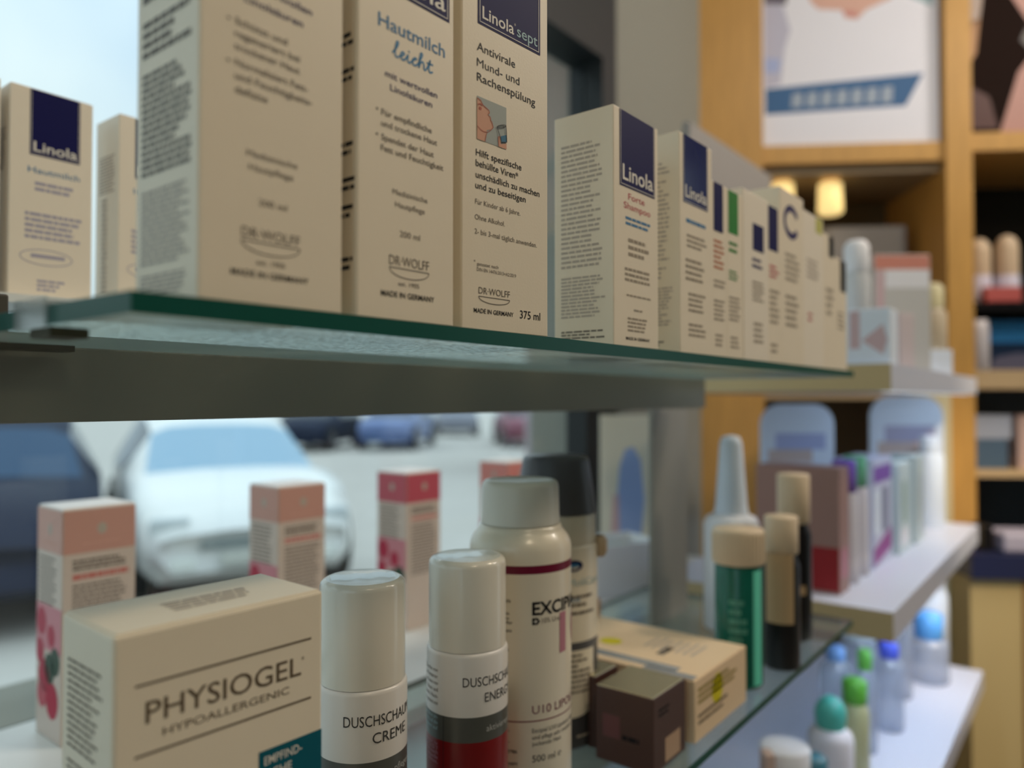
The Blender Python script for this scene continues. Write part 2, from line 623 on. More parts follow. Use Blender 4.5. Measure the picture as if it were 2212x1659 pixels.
def wordmark_panel(root, x0, x1, z0, z1, words, m=NAVY, frame=True, mp=None):
    mp = mp or front
    e2 = lambda x, z: Vector(mp(x, z)) + (Vector(mp(0, 0)) * 0 + Vector((0, -EPS, 0)))
    b = MB()
    b.rect(x0, x1, z0, z1, m, mp)
    if frame:
        i = (x1 - x0) * 0.025
        lw = (x1 - x0) * 0.008
        b.rect(x0 + i, x1 - i, z0 + i, z0 + i + lw, WHITEINK, e2)
        b.rect(x0 + i, x0 + i + lw, z0 + i, z1, WHITEINK, e2)
        b.rect(x1 - i - lw, x1 - i, z0 + i, z1, WHITEINK, e2)
    for (st, a, c, zb, cap, mt, bold) in words:
        b.text(st, a, c, zb, cap, mt, e2, bold=bold)
    return b.build('logo_panel', root)


SCRIPT = [(0.0, .35), (.35, 1.15), (.55, 1.9), (.42, 2.02), (.28, 1.2), (.25, .3), (.4, 0), (.68, .3), (.98, .62), (1.1, .92), (.92, 1.0),
          (.76, .5), (.92, .02), (1.2, .25), (1.46, .98), (1.42, .3), (1.56, 0), (1.82, .35), (2.15, .85), (2.3, .92), (2.12, 1.0),
          (1.88, .55), (1.98, .05), (2.28, .15), (2.62, 1.0), (2.86, 1.88), (2.72, 2.02), (2.56, 1.0), (2.52, 0), (2.66, .65), (2.9, .98),
          (3.02, .6), (3.02, .1), (3.2, .1), (3.48, .9), (3.66, 1.7), (3.52, .6), (3.62, .02), (3.92, .25)]


def smooth_path(P, n=5):
    out = []
    for i in range(len(P) - 1):
        p0 = P[max(0, i - 1)]
        p1, p2 = P[i], P[i + 1]
        p3 = P[min(len(P) - 1, i + 2)]
        for k in range(n):
            t = k / n
            out.append(tuple(0.5 * (2 * p1[j] + (p2[j] - p0[j]) * t + (2 * p0[j] - 5 * p1[j] + 4 * p2[j] - p3[j]) * t * t
                                    + (3 * p1[j] - p0[j] - 3 * p2[j] + p3[j]) * t ** 3) for j in (0, 1)))
    out.append(P[-1])
    return out


def dr_lines(b, lines, mp=front):
    for (st, x0, x1, z, cap, m, bold) in lines:
        b.text(st, x0 * mm, x1 * mm, z * mm, cap * mm, m, mp, bold=bold)


# --- the three tall cartons in front
UPG = 'cartons standing on the upper glass shelf'
c1 = carton((0.1195, 0.2095, ZG), 0.0535, 0.0385, 0.172, -0.5,
            'tall blurred cream carton at the left end of the upper glass shelf', group=UPG)
L1, T1 = mapf(0.0535, 0.0385, 0.172)
b = MB()
dr_lines(b, [('mit wertvollen', 12.5, 40.2, 100.2, 2.3, NAVYINK, .02), ('Linolsäuren', 14.7, 36.6, 94.8, 2.3, NAVYINK, .02),
             ('Schützt und', 11.6, 30.5, 86.5, 2.2, GREYINK, .01), ('regeneriert bei', 11.5, 35.4, 82.6, 2.2, GREYINK, .01),
             ('trockener Haut', 11.4, 35.4, 78.6, 2.2, GREYINK, .01), ('Normalisiert Fett-', 11.7, 38.7, 73.6, 2.2, GREYINK, .01),
             ('und Feuchtigkeits-', 11.6, 40.5, 69.5, 2.2, GREYINK, .01), ('defizite', 11.7, 23.2, 65.2, 2.2, GREYINK, .01),
             ('•', 8.8, 10.0, 86.2, 2.4, GREYINK, .01), ('•', 8.8, 10.0, 73.2, 2.4, GREYINK, .01),
             ('Medizinische', 15.9, 34.6, 46.7, 2.0, GREYINK, 0), ('Hautpflege', 16.7, 33.1, 42.5, 2.0, GREYINK, 0),
             ('200 ml', 20.2, 30.7, 31.9, 2.1, GREYINK, 0), ('DR·WOLFF', 14.3, 35.8, 21.2, 3.2, GREYINK, 0),
             ('est. 1905', 19.6, 30.1, 13.1, 1.6, GREYINK, 0), ('MADE IN GERMANY', 10.7, 39.4, 9.0, 1.9, DARKINK, .02)])
bowl_logo(b, 14.3 * mm, 35.8 * mm, 20.2 * mm, 3.7 * mm, GREYINK, front)
b.build('lettering', c1)
wordmark_panel(c1, 0.006, 0.0475, 0.124, 0.172, [('Linola', 0.009, 0.0445, 0.127, 0.007, WHITEINK, .02)])
b = MB()
for (a, z, n, r) in [(124, 96, 5, .4), (92, 79, 4, .5), (75, 41, 15, .45), (37, 12.5, 15, .25), (10, 3.0, 5, .3)]:
    b.bars(0.004, 0.0345, a * mm, z * mm, n, GREYINK if a > 40 else PALEINK, L1, fill=0.6, ragged=r)
b.build('small_print', c1)

c2 = carton((0.180, 0.2095, ZG), 0.0505, 0.0385, 0.172, -1.0,
            'cream carton with pale blue handwritten word, second on the upper shelf', group=UPG)
L2, T2 = mapf(0.0505, 0.0385, 0.172)
b = MB()
dr_lines(b, [('Hautmilch', 9.6, 45.1, 109.2, 5.0, BLUEINK, .022), ('mit wertvollen', 13.1, 40.7, 91.2, 2.4, NAVYINK, .02),
             ('Linolsäuren', 15.6, 37.9, 86.6, 2.4, NAVYINK, .02), ('Für empfindliche', 11.3, 37.6, 76.2, 2.3, GREYINK, .015),
             ('und trockene Haut', 11.3, 40.7, 72.1, 2.3, GREYINK, .015), ('Spendet der Haut', 11.3, 38.8, 66.9, 2.3, GREYINK, .015),
             ('Fett und Feuchtigkeit', 11.1, 44.3, 62.8, 2.3, GREYINK, .015), ('•', 8.6, 9.8, 76.6, 2.4, GREYINK, .01),
             ('•', 8.6, 9.8, 67.2, 2.4, GREYINK, .01), ('Medizinische', 17.0, 35.3, 47.8, 2.1, GREYINK, 0),
             ('Hautpflege', 18.3, 33.9, 43.2, 2.1, GREYINK, 0), ('200 ml', 20.7, 31.3, 32.3, 2.3, GREYINK, 0),
             ('DR·WOLFF', 15.4, 36.3, 21.2, 3.6, GREYINK, -.003), ('est. 1905', 20.0, 30.9, 13.6, 1.7, GREYINK, 0),
             ('MADE IN GERMANY', 11.4, 39.3, 9.0, 2.1, DARKINK, .03)])
bowl_logo(b, 15.6 * mm, 36.2 * mm, 20.2 * mm, 3.6 * mm, GREYINK, front)
sx, sz = 21.5 / 3.92 * mm, 2.95 * mm
path = [(0.0167 + x * sx, 0.1003 + z * sz) for x, z in smooth_path(SCRIPT)]
b.stroke(path, 0.00075, SCRIPTINK, front)
b.stroke([(0.0167 + 3.3 * sx, 0.1003 + 1.12 * sz), (0.0167 + 3.95 * sx, 0.1003 + 1.2 * sz)], 0.0007, SCRIPTINK, front)
b.stroke([(0.0167 + 1.52 * sx, 0.1003 + 1.4 * sz), (0.0167 + 1.6 * sx, 0.1003 + 1.5 * sz)], 0.0009, SCRIPTINK, front)
b.build('lettering', c2)
wordmark_panel(c2, 0.0065, 0.0477, 0.1245, 0.172, [('Linola', 0.0095, 0.0453, 0.128, 0.007, WHITEINK, .02)])
b = MB()
for z0 in (16, 35, 45, 58, 85, 98, 118):
    b.bars(0.004, 0.0375, (z0 + 6) * mm, z0 * mm, 2, DARKINK, L2, fill=.5, ragged=.1)
b.build('small_print', c2)

c3 = carton((0.2385, 0.2115, ZG), 0.0578, 0.0400, 0.185, -4.0,
            'tall cream carton with small picture of a drinking face, third on the upper shelf', group=UPG)
L3, T3 = mapf(0.0578, 0.04, 0.185)
b = MB()
dr_lines(b, [('Antivirale', 9.2, 34.1, 121.6, 3.6, DARKINK, .012), ('Mund- und', 9.2, 37.1, 114.6, 3.6, DARKINK, 0),
             ('Rachenspülung', 9.2, 48.3, 108.2, 3.6, DARKINK, .012), ('Hilft spezifische', 8.6, 38.5, 75.6, 2.9, DARKINK, .018),
             ('behüllte Viren*', 8.5, 36.2, 71.0, 2.9, DARKINK, .018), ('unschädlich zu machen', 8.5, 51.4, 66.0, 2.8, DARKINK, .018),
             ('und zu beseitigen', 8.3, 41.4, 61.4, 2.8, DARKINK, .018), ('Für Kinder ab 6 Jahre.', 8.2, 37.6, 54.6, 2.2, GREYINK, 0),
             ('Ohne Alkohol.', 8.0, 27.1, 47.9, 2.2, GREYINK, 0), ('2- bis 3-mal täglich anwenden.', 7.9, 49.4, 41.7, 2.2, GREYINK, 0),
             ('*', 7.4, 8.4, 28.6, 1.8, GREYINK, 0), ('getestet nach', 9.3, 22.9, 28.2, 1.5, GREYINK, 0),
             ('DIN EN 14476:2013+A2:2019', 9.3, 34.7, 25.8, 1.5, GREYINK, 0), ('DR·WOLFF', 10.4, 30.5, 16.2, 2.8, GREYINK, 0),
             ('MADE IN GERMANY', 7.4, 33.0, 7.8, 1.9, DARKINK, .03), ('375 ml', 37.4, 51.9, 7.6, 3.6, DARKINK, .008)])
bowl_logo(b, 10.4 * mm, 30.4 * mm, 15.0 * mm, 2.7 * mm, GREYINK, front)
b.build('lettering', c3)
wordmark_panel(c3, 0.0097, 0.0520, 0.1334, 0.185,
               [('Linola', 0.0125, 0.0332, 0.1366, 0.0053, WHITEINK, .022), ('sept', 0.0352, 0.0498, 0.1368, 0.0050, SEPTINK, .012),
                ('®', 0.0334, 0.0344, 0.1410, 0.0010, WHITEINK, 0)])
# picture of a face and a cup
px0, px1, pz0, pz1 = 0.0092, 0.0281, 0.0828, 0.1016
im = lambda e: (lambda a, v: (px0 + a * (px1 - px0), -EPS * (1 + e), pz1 - v * (pz1 - pz0)))
SKIN = mat('printed_skin', (0.62, 0.33, 0.22), 0.5, 0.2)
SKINLINE = mat('printed_red_line', (0.42, 0.10, 0.06), 0.5, 0.2)
b = MB()
b.rect(0, 1, 0, 1, mat('printed_grey_blue', (0.36, 0.39, 0.36), 0.5, 0.2), im(0))
prof = [(0, .055), (.12, .085), (.19, .17), (.39, .24), (.41, .285), (.355, .35), (.43, .38), (.45, .43), (.44, .46), (.48, .47), (.50, .51),
        (.535, .595), (.48, .66), (.32, .72), (.29, .86), (.26, 1.0), (0, 1.0)]
b.poly([(a, v) for a, v in reversed(prof)], SKIN, im(1))
b.stroke(prof[:13], .018, SKINLINE, im(2))
b.stroke([(0, .70), (.12, .76), (.22, .785), (.36, .755), (.48, .66)], .015, SKINLINE, im(2))
b.stroke([(.33, .75), (.29, .86), (.26, 1.0)], .015, SKINLINE, im(2))
b.stroke([(.03, .2), (.10, .16), (.17, .19)], .03, SKINLINE, im(2))
b.poly([(.10 + .045 * math.cos(i), .27 + .04 * math.sin(i)) for i in [k * math.pi / 5 for k in range(10)]], SKINLINE, im(2))
b.poly([(.72, 1.0), (.70, .78), (.76, .74), (.81, .92), (1.0, .86), (1.0, 1.0)], SKIN, im(1))
b.stroke([(.72, 1.0), (.70, .78), (.76, .74), (.79, .84)], .015, SKINLINE, im(3))
b.poly([(.79, .74), (.995, .655), (1.0, .83), (.82, .885)], mat('printed_water_blue', (.04, .16, .26), .5, .2), im(2))
b.stroke([(.66, .56), (.74, .72), (.81, .88), (1.0, .83), (.985, .60), (.965, .44)], .02, DARKINK, im(3))
el = [(.815 + .155 * math.cos(i), .50 - .055 * math.cos(i) + .03 * math.sin(i)) for i in [k * math.pi / 10 for k in range(20)]]
b.stroke(el, .018, DARKINK, im(3), closed=True)
b.build('illustration', c3)

# --- the row further along the upper shelf
def row_carton(x0, x1, h, d, label, panel=None, rot=-1.0, side=True, y=0.2105, lines=None, base=CREAM, word=True):
    w = x1 - x0
    root = carton((x0, y, ZG), w, d, h, rot, label, mats=base, group=UPG)
    Lm, Tm = mapf(w, d, h)
    if panel:
        a, c, z0, z1, m = panel
        words = [('Linola', a + (c - a) * .08, c - (c - a) * .06, z0 + .004, (c - a) * .21, WHITEINK, .02)] if word else []
        wordmark_panel(root, a, c, z0, z1, words, m=m, frame=word)
    b = MB()
    for (x, e, z1, z0, n, m) in (lines or []):
        b.bars(x, e, z1, z0, n, m, front, fill=.5, ragged=.3)
    b.build('lettering', root)
    if side:
        b = MB()
        b.bars(0.005, d - 0.007, h * .87, h * .33, 26, PALEINK, Lm, fill=.45, ragged=.3)
        b.bars(0.005, d - 0.005, h * .30, h * .12, 12, PALEINK, Lm, fill=.5, ragged=.3)
        b.bars(0.005, d - 0.005, h * .07, h * .03, 3, GREYINK, Lm, fill=.5, ragged=.4)
        b.build('small_print', root)
    return root


r = row_carton(0.3635, 0.4155, 0.1340, 0.0400, 'cream carton with navy square and red words, just right of the sharply focused one',
               (0.0065, 0.0475, 0.0905, 0.1335, NAVY), lines=[(.013, .042, .074, .068, 2, BLUEINK), (.016, .040, .062, .05, 3, MIDINK),
               (.012, .044, .045, .036, 3, MIDINK), (.014, .042, .030, .028, 1, MIDINK), (.022, .034, .022, .02, 1, MIDINK),
               (.015, .040, .017, .008, 4, MIDINK)], rot=-0.8)
b = MB()
dr_lines(b, [('Forte', 16, 35, 84, 3.6, REDINK, .01), ('Shampoo', 11, 42, 78.5, 3.6, REDINK, .01), ('MADE IN GERMANY', 13, 41, 4.2, 1.7, DARKINK, .03)])
b.build('product_words', r)
row_carton(0.4470, 0.4960, 0.1425, 0.0400, 'cream carton with shiny navy square, second beyond the sharply focused one',
           (0.005, 0.042, 0.098, 0.1422, mat('glossy_navy_print', (0.02, 0.025, 0.12), 0.12, 0.6)),
           lines=[(.009, .040, .088, .083, 1, BLUEINK), (.01, .040, .078, .068, 3, MIDINK), (.008, .041, .062, .046, 4, MIDINK),
                  (.012, .038, .040, .026, 4, MIDINK), (.012, .038, .02, .010, 3, MIDINK)])
row_carton(0.4965, 0.5235, 0.1225, 0.0450, 'slim cream carton with navy label above an orange patch', (0.004, 0.020, 0.088, 0.1222, NAVY), side=False,
           lines=[(.004, .022, .082, .060, 6, mat('orange_ink', (.5, .17, .08), .5, .2)), (.004, .024, .054, .047, 2, MIDINK), (.004, .022, .04, .024, 5, MIDINK), (.006, .02, .016, .006, 3, MIDINK)], word=False)
row_carton(0.5240, 0.5540, 0.1225, 0.0450, 'slim cream carton with green label in the upper row', (0.003, 0.021, 0.091, 0.1222, GREENINK), side=False,
           lines=[(.004, .024, .085, .075, 2, GREENINK), (.004, .022, .064, .056, 3, GREENINK), (.004, .024, .045, .026, 6, MIDINK), (.006, .022, .016, .006, 3, MIDINK)], word=False)
row_carton(0.5560, 0.6080, 0.1300, 0.0420, 'cream carton with navy square under a blank top, right of the green label',
           (0.019, 0.042, 0.086, 0.107, NAVY), lines=[(.018, .042, .08, .07, 2, NAVYINK), (.018, .042, .062, .045, 5, MIDINK), (.02, .040, .03, .012, 4, MIDINK)], side=False, word=False, base=CREAM2)
row_carton(0.6090, 0.6390, 0.1285, 0.0440, 'slim cream carton with slanting navy label further along the upper row', (0.002, 0.024, 0.092, 0.1283, NAVY), side=False,
           lines=[(.004, .026, .08, .068, 3, REDINK), (.004, .026, .06, .03, 6, MIDINK), (.006, .024, .016, .006, 2, MIDINK)], word=False)
r = row_carton(0.6400, 0.7000, 0.1500, 0.0420, 'taller cream carton with a black curved emblem in the upper row', None, side=False,
               lines=[(.012, .048, .096, .07, 5, MIDINK), (.012, .046, .06, .03, 5, MIDINK)])
b = MB()
arc = [(0.028 + 0.017 * math.cos(R_(a)), 0.124 + 0.012 * math.sin(R_(a))) for a in range(30, 331, 20)]
b.stroke(arc, .006, NAVYINK, front)
b.build('emblem', r)
r = row_carton(0.7010, 0.7620, 0.1430, 0.0420, 'pale cream carton with yellow top corner near the far end of the upper row', None, side=False, base=CREAM2,
               lines=[(.012, .05, .10, .08, 4, PALEINK), (.014, .026, .05, .04, 2, REDINK)])
MB().rect(.038, .058, .128, .142, mat('lime_print', (.5, .48, .12), .5, .2), front).build('corner_print', r)
row_carton(0.7640, 0.8030, 0.1330, 0.0420, 'cream carton with black top label, last but one in the upper row', (0.020, 0.037, 0.112, 0.1325, BLACK), side=False,
           lines=[(.01, .034, .08, .05, 4, MIDINK)], word=False)
row_carton(0.8050, 0.8480, 0.1150, 0.0420, 'shorter cream carton with black label at the far end of the upper row', (0.020, 0.040, 0.082, 0.1145, BLACK), side=False,
           lines=[(.01, .034, .06, .04, 4, MIDINK)], word=False)

# --- cartons on the shelf in the window behind
BACK = 'cartons on the back shelf by the window'
ZW = 0.0710
tag(MB().box(-0.35, 0.42, 0.575, 0.66, ZW - 0.006, ZW, mat('white_glass_shelf', (.75, .78, .76), .3)).build('back_shelf'),
    'thin white shelf by the window behind the left end of the upper glass shelf', 'shelf')


def back_carton(x, label, blue=True):
    root = carton((x, 0.59, ZW), 0.0545, 0.038, 0.1475, 0, label, mats=CREAM2, group=BACK)
    Lm, Tm = mapf(.0545, .038, .1475)
    wordmark_panel(root, .0125, .0455, .1005, .1470, [('Linola', .015, .0435, .1035, .0068, WHITEINK, .02)])
    b = MB()
    b.text('Hautmilch', .0115, .0455, .088, .0042, BLUEINK, front, bold=.01)
    b.bars(.016, .042, .082, .074, 2, LILACINK, front, ragged=.15)
    b.bars(.010, .047, .060, .040, 5, LILACINK, front, ragged=.25)
    el = [(.024 + .017 * math.cos(t) * 1.0, .029 + .0055 * math.sin(t)) for t in [k * math.pi / 12 for k in range(24)]]
    b.stroke(el, .0006, LILACINK, front, closed=True)
    b.bars(.014, .036, .031, .0265, 1, LILACINK, front, ragged=0, words=False)
    b.bars(.018, .036, .013, .004, 3, LILACINK, front)
    b.build('lettering', root)
    b = MB()
    b.bars(.006, .032, .118, .088, 12, PALEINK, Lm, fill=.6, ragged=.2)
    b.bars(.010, .020, .085, .01, 20, PALEINK, Lm, fill=.7, ragged=.1)
    b.build('small_print', root)


back_carton(0.1985, 'cream carton with navy square on the back shelf, fully visible at the left edge')
back_carton(0.2720, 'cream carton on the back shelf, half hidden behind the wide blurred carton')
back_carton(0.1385, 'cream carton on the back shelf cut by the left edge of the photo')

# ------------------------------------------------------------------ things on the lower shelf
k = 0.245 / 0.225
pw, pd, ph = 0.0715 * k, 0.0395 * k, -0.0747 - ZL
p = carton((0.1128, 0.245, ZL), pw, pd, ph, -3.0, 'wide cream skin care carton with teal corner at the front left of the lower shelf', bev=0.0012)
Lp, Tp = mapf(pw, pd, ph)
tz = ph * 1000
b = MB()
for zz in (-15.9, -36.6):
    b.rect(6.2 * k * mm, 66.7 * k * mm, ph + (zz - .35) * k * mm, ph + (zz + .35) * k * mm, BROWNINK, front)
b.text('PHYSIOGEL', 9.3 * k * mm, 62.6 * k * mm, ph - 27.6 * k * mm, 6.4 * k * mm, BROWNINK, front, bold=.012)
b.text('®', 62.8 * k * mm, 63.9 * k * mm, ph - 22.6 * k * mm, 1.1 * k * mm, BROWNINK, front)
b.text('HYPOALLERGENIC', 14.5 * k * mm, 57.9 * k * mm, ph - 32.7 * k * mm, 2.4 * k * mm, BROWNINK, front)
b.build('lettering', p)
b = MB()
b.rect(46.5 * k * mm, pw - .0003, .03, ph - 49 * k * mm, TEAL, front)
e2 = lambda x, z: (x, -2.2 * EPS, z)
for i, st in enumerate(('EMPFIND-', 'LICHE', 'HAUT')):
    b.text(st, 48.5 * k * mm, (63 - 4 * i) * k * mm, ph - (54.0 + 4.6 * i) * k * mm, 2.8 * k * mm, WHITEINK, e2, bold=.01)
b.build('corner_label', p)
b = MB()
b.bars(.006, pd - .008, ph - .014, ph - .045, 13, BROWNINK, Lp, fill=.4, ragged=.3)
b.bars(.006, pd - .010, ph - .048, ph - .062, 6, BROWNINK, Lp, fill=.4, ragged=.3)
b.build('small_print', p)
b = MB()
b.bars(.026, .060, .026, .012, 4, PALEINK, Tp, fill=.6, ragged=.2)
b.build('top_print', p)


def can(c, r, htop, hcap, hgrey, hred, rot, label, words, low):
    """aerosol can: cap top, cap bottom, band heights above the shelf"""
    root = empty('spray_can', (c[0], c[1], ZL), R_(rot + 90), label, 'spray can', 'white capped spray cans on the lower shelf')
    rc = r - 0.0012
    b = MB()
    b.lathe([(rc, hcap + .0003), (rc, htop - .004), (rc - .0005, htop - .0022), (rc - .0016, htop - .0009), (rc - .0032, htop - .0002)], CAPWHITE)
    b.lathe([(rc - .0032, htop - .0002), (rc - .0045, htop - .0006), (0.0001, htop - .0009)], CAPWHITE)
    b.build('cap', root)
    b = MB()
    b.lathe([(r - .002, 0.0001), (r - .0006, .0012), (r, .003), (r, hred)], low)
    b.lathe([(r, hred), (r, hgrey)], BANDGREY)
    b.lathe([(r, hgrey), (r, hcap - .0022), (r - .0004, hcap - .001), (r - .0012, hcap), (r - .004, hcap + .0002), (.0001, hcap + .0002)], BODYWHITE)
    b.build('can_body', root)
    mp = cyl_map(r)
    b = MB()
    for (st, x0, x1, z, cap, m, bold) in words:
        b.text(st, x0 * mm, x1 * mm, z * mm, cap * mm, m, mp, bold=bold, cut=.0015)
    b.build('lettering', root)
    return root, mp


rc_, mp = can((0.3346, 0.2916), 0.0235, 0.1695, 0.1193, 0.0851, 0.0713, -138.92, 'white capped spray can with dark red lower half, in front of the pink-striped bottle',
    [('DUSCHSCHAUM', -2.5, 39, 101.9, 5.0, mat('charcoal_ink', (.05, .05, .05), .5, .2), .0), ('ENERGY', 9.9, 33, 92.9, 5.0, MATS['charcoal_ink'], .0),
     ('aktivierend', 10.9, 32, 76.6, 3.4, mat('silver_ink', (.45, .45, .43), .5, .2), 0),
     ('Für die Dusche von', -41, -18, 108.3, 2.1, GREYINK, 0), ('süßer und bitterer', -41, -18, 104.6, 2.1, GREYINK, 0),
     ('Orange. Die Essenz von', -41, -18, 101.0, 2.1, GREYINK, 0), ('Rosmarin, Balsam und', -41, -18, 97.3, 2.1, GREYINK, 0),
     ('Minze belebt. Haut-', -41, -18, 93.7, 2.1, GREYINK, 0), ('verträglich, getestet von', -41, -18, 90.0, 2.1, GREYINK, 0),
     ('vor Sonne: Bitte an-', -41, -18, 82.5, 2.0, SEPTINK, 0), ('wenden und auf die', -41, -18, 79.4, 2.0, SEPTINK, 0),
     ('Haut, kommt auf', -41, -18, 76.3, 2.0, SEPTINK, 0), ('schützen, nicht rosten. Vor', -41, -18, 67.9, 2.0, PINKINK, 0),
     ('Hitze über 50 °C/122 °F', -41, -18, 65.4, 2.0, PINKINK, 0), ('Auch nicht nach', -41, -18, 62.9, 2.0, PINKINK, 0),
     ('oder Zündquelle', -41, -18, 60.3, 2.0, PINKINK, 0), ('fern von Hitze,', -41, -18, 57.8, 2.0, PINKINK, 0)], BANDRED)
b = MB()
b.rect(-14.1 * mm, -13.8 * mm, .002, .0851, mat('seam_dark', (.02, .02, .02), .5), mp)
b.build('label_seam', rc_)
cc_, mp = can((0.2710, 0.3094), 0.0235, 0.1662, 0.1136, 0.0790, 0.0600, -131.21, 'white capped spray can with grey band, between the wide carton and the red can',
    [('DUSCHSCHAUM', -9.5, 32.0, 96.8, 5.2, MATS['charcoal_ink'], 0), ('CREME', 5.0, 27.2, 88.0, 5.2, MATS['charcoal_ink'], 0),
     ('pflegend', 17.7, 34, 71.0, 3.4, MATS['silver_ink'], 0)], BANDGREY)


def tape(root, r, h, a0, a1, lo):
    """clear sticker over the cap top, one end bent down the side"""
    b = MB()
    n = 10
    vs, fs = [], []
    for i in range(n + 1):
        x = -r * .75 + 1.5 * r * i / n
        for y in (-r * .28, r * .28):
            rr = math.hypot(x, y)
            z = h + .0003 + (.0004 * math.sin(i * 1.9))
            vs.append((x * math.cos(a0) - y * math.sin(a0), x * math.sin(a0) + y * math.cos(a0), z))
    for i in range(n):
        fs.append((2 * i, 2 * i + 1, 2 * i + 3, 2 * i + 2))
    b.add(vs, fs, CLEARTAPE, True)
    b.build('tape', root)


tape(rc_, 0.0223, 0.1695, .35, 0, 0)
tape(cc_, 0.0223, 0.1662, .1, 0, 0)

# bottle with wine red stripe
ex = empty('lotion_bottle', (0.3961, 0.2996, ZL), R_(-142.9 + 90), 'cream lotion bottle with wine red stripe and frosted white cap, behind the red can', 'bottle')
o27 = 0.0275
r = 0.033
b = MB()
b.lathe([(r - .003, .0001), (r - .0008, .0012), (r, .004), (r, .0645 - .0004)], BOTTLECREAM)
b.lathe([(r, .0641), (r, .0649)], BANDWINE)
b.lathe([(r, .0649), (r, .1532)], BOTTLECREAM)
b.lathe([(r, .1532), (r, .1583)], BANDWINE)
b.lathe([(r, .1583), (r, .1655), (r - .0006, .1690), (r - .0022, .1722), (r - .0045, .1752), (r - .0062, .1775), (r - .0066, .1795), (r - .0085, .1800), (.0001, .1800)], BOTTLECREAM)
b.build('bottle_body', ex)
rc = 0.0254
b = MB()
b.lathe([(rc + .0002, .1803), (rc + .0002, .1845), (rc, .186), (rc - .0004, .2035), (rc - .0010, .2060), (rc - .0024, .2074), (rc - .0045, .2078), (rc - .006, .2072), (.0001, .2070)], FROSTCAP)
b.build('cap', ex)
mp = cyl_map(r)
b = MB()
WINK = mat('wine_ink', (.16, .01, .05), .5, .2)
for (st, x0, x1, z, cap, m, bold) in [('EXCIPIAL', 7.2, 53.5, 128.6, 7.5, DARKINK, .055), ('10% Urea', 13.5, 28.5, 123.3, 3.0, GREYINK, 0),
        ('10', 27.3, 66, 103.4, 23.5, PINKINK, .04), ('U10 LIPOLOTIO', 7.2, 62, 68.9, 5.0, WINK, -.006),
        ('Excipial U10 Lipolotio nährt', 7.2, 45.5, 57.6, 2.5, DARKINK, -.002), ('und pflegt sehr trockene,', 7.2, 42.5, 53.6, 2.5, DARKINK, -.002),
        ('juckende Haut', 7.2, 28.5, 49.8, 2.5, DARKINK, -.002), ('500 ml ℮', 7.2, 28.4, 40.0, 4.0, DARKINK, -.004),
        ('Urea 10%', -17, -5.9, 136.2, 1.8, DARKINK, .01), ('empf. Apot.', -19, -6.3, 128.9, 1.8, DARKINK, .01), ('so', -9, -6.9, 126.0, 1.8, DARKINK, .01), ('Pflege für', -18, -4.6, 123.3, 1.8, DARKINK, .01),
        ('Juckreiz', -16, -5.1, 118.5, 1.8, DARKINK, .01), ('dermat', -16, -7.0, 107.0, 1.8, DARKINK, .01),
        ('Urea,', -15, -6.7, 58.8, 1.8, DARKINK, .01), ('Öl,', -12, -6.7, 52.2, 1.8, DARKINK, .01), ('Nr. 0786', -13, -2.0, 45.7, 2.0, DARKINK, .01), ('n GmbH', -12.5, -2.0, 38.5, 2.0, DARKINK, .01)]:
    b.text(st, x0 * mm, x1 * mm, z * mm, cap * mm, m, mp, bold=bold, cut=.0015)
ar = [(7.2, 122.6), (10.6, 122.6), (12.3, 124.6), (10.6, 126.7), (7.2, 126.7)]
b.poly([(x * mm, z * mm) for x, z in ar], DARKINK, mp)
mp2 = cyl_map(r, .0004)
b.rect(8.1 * mm, 10.7 * mm, 124.4 * mm, 124.9 * mm, WHITEINK, mp2)
b.rect(9.15 * mm, 9.65 * mm, 123.4 * mm, 125.9 * mm, WHITEINK, mp2)
b.build('lettering', ex)

# tall bottle with slate grey cap
mo = empty('foam_bottle', (0.4927, 0.3380, ZL), R_(-145.5 + 90), 'tall cream bottle with tapered slate grey cap, behind the frosted cap bottle', 'bottle')
r = 0.0325
b = MB()
b.lathe([(r - .002, .0001), (r - .0006, .001), (r, .003), (r, .073)], GREYLOW)
b.lathe([(r, .073), (r, .1475), (r - .0006, .1492), (r - .0016, .1500)], BOTTLECREAM)
b.lathe([(r - .0016, .1502), (r - .0012, .152), (r - .0012, .1715), (r - .002, .1728), (.0001, .1728)], BOTTLECREAM)
b.build('bottle_body', mo)
b = MB()
b.lathe([(r - .0008, .1730), (r - .001, .176), (r - .0065, .2125), (r - .0075, .2150), (r - .0105, .2163), (.0001, .2163)], GREYCAP)
b.build('cap', mo)
mp = cyl_map(r)
b = MB()
# rounded front label, lower grey band, text
b.rect(-12 * mm, 34 * mm, 33.5 * mm, 74 * mm, BOTTLECREAM, mp, n=30)
pts = [(-12, 34)] + [(11 + 23 * math.cos(R_(a)), 34 + 10 * math.sin(R_(a))) for a in range(180, 361, 12)]
mpb = cyl_map(r, .00025)
for i in range(len(pts) - 1):
    b.poly([(pts[i][0] * mm, pts[i][1] * mm), (pts[i + 1][0] * mm, pts[i + 1][1] * mm), (pts[i + 1][0] * mm, 34.5 * mm), (pts[i][0] * mm, 34.5 * mm)], BOTTLECREAM, mpb)
b.rect(-12 * mm, 45 * mm, 73.4 * mm, 79.3 * mm, GREYCAP, mpb, n=30)
b.bars(-4 * mm, 32 * mm, 70.5 * mm, 40 * mm, 8, GREYINK, cyl_map(r, .0004), fill=.45, ragged=.4, cut=.002)
b.bars(10 * mm, 34 * mm, 114 * mm, 96 * mm, 3, GREYINK, mpb, fill=.35, ragged=.4, cut=.002)
b.bars(16 * mm, 30 * mm, 11 * mm, 8 * mm, 1, PALEINK, mpb, ragged=0, cut=.002)
b.text('MoliCare', 9 * mm, 42 * mm, 121 * mm, 5.5 * mm, SEPTINK, mpb, cut=.0015)
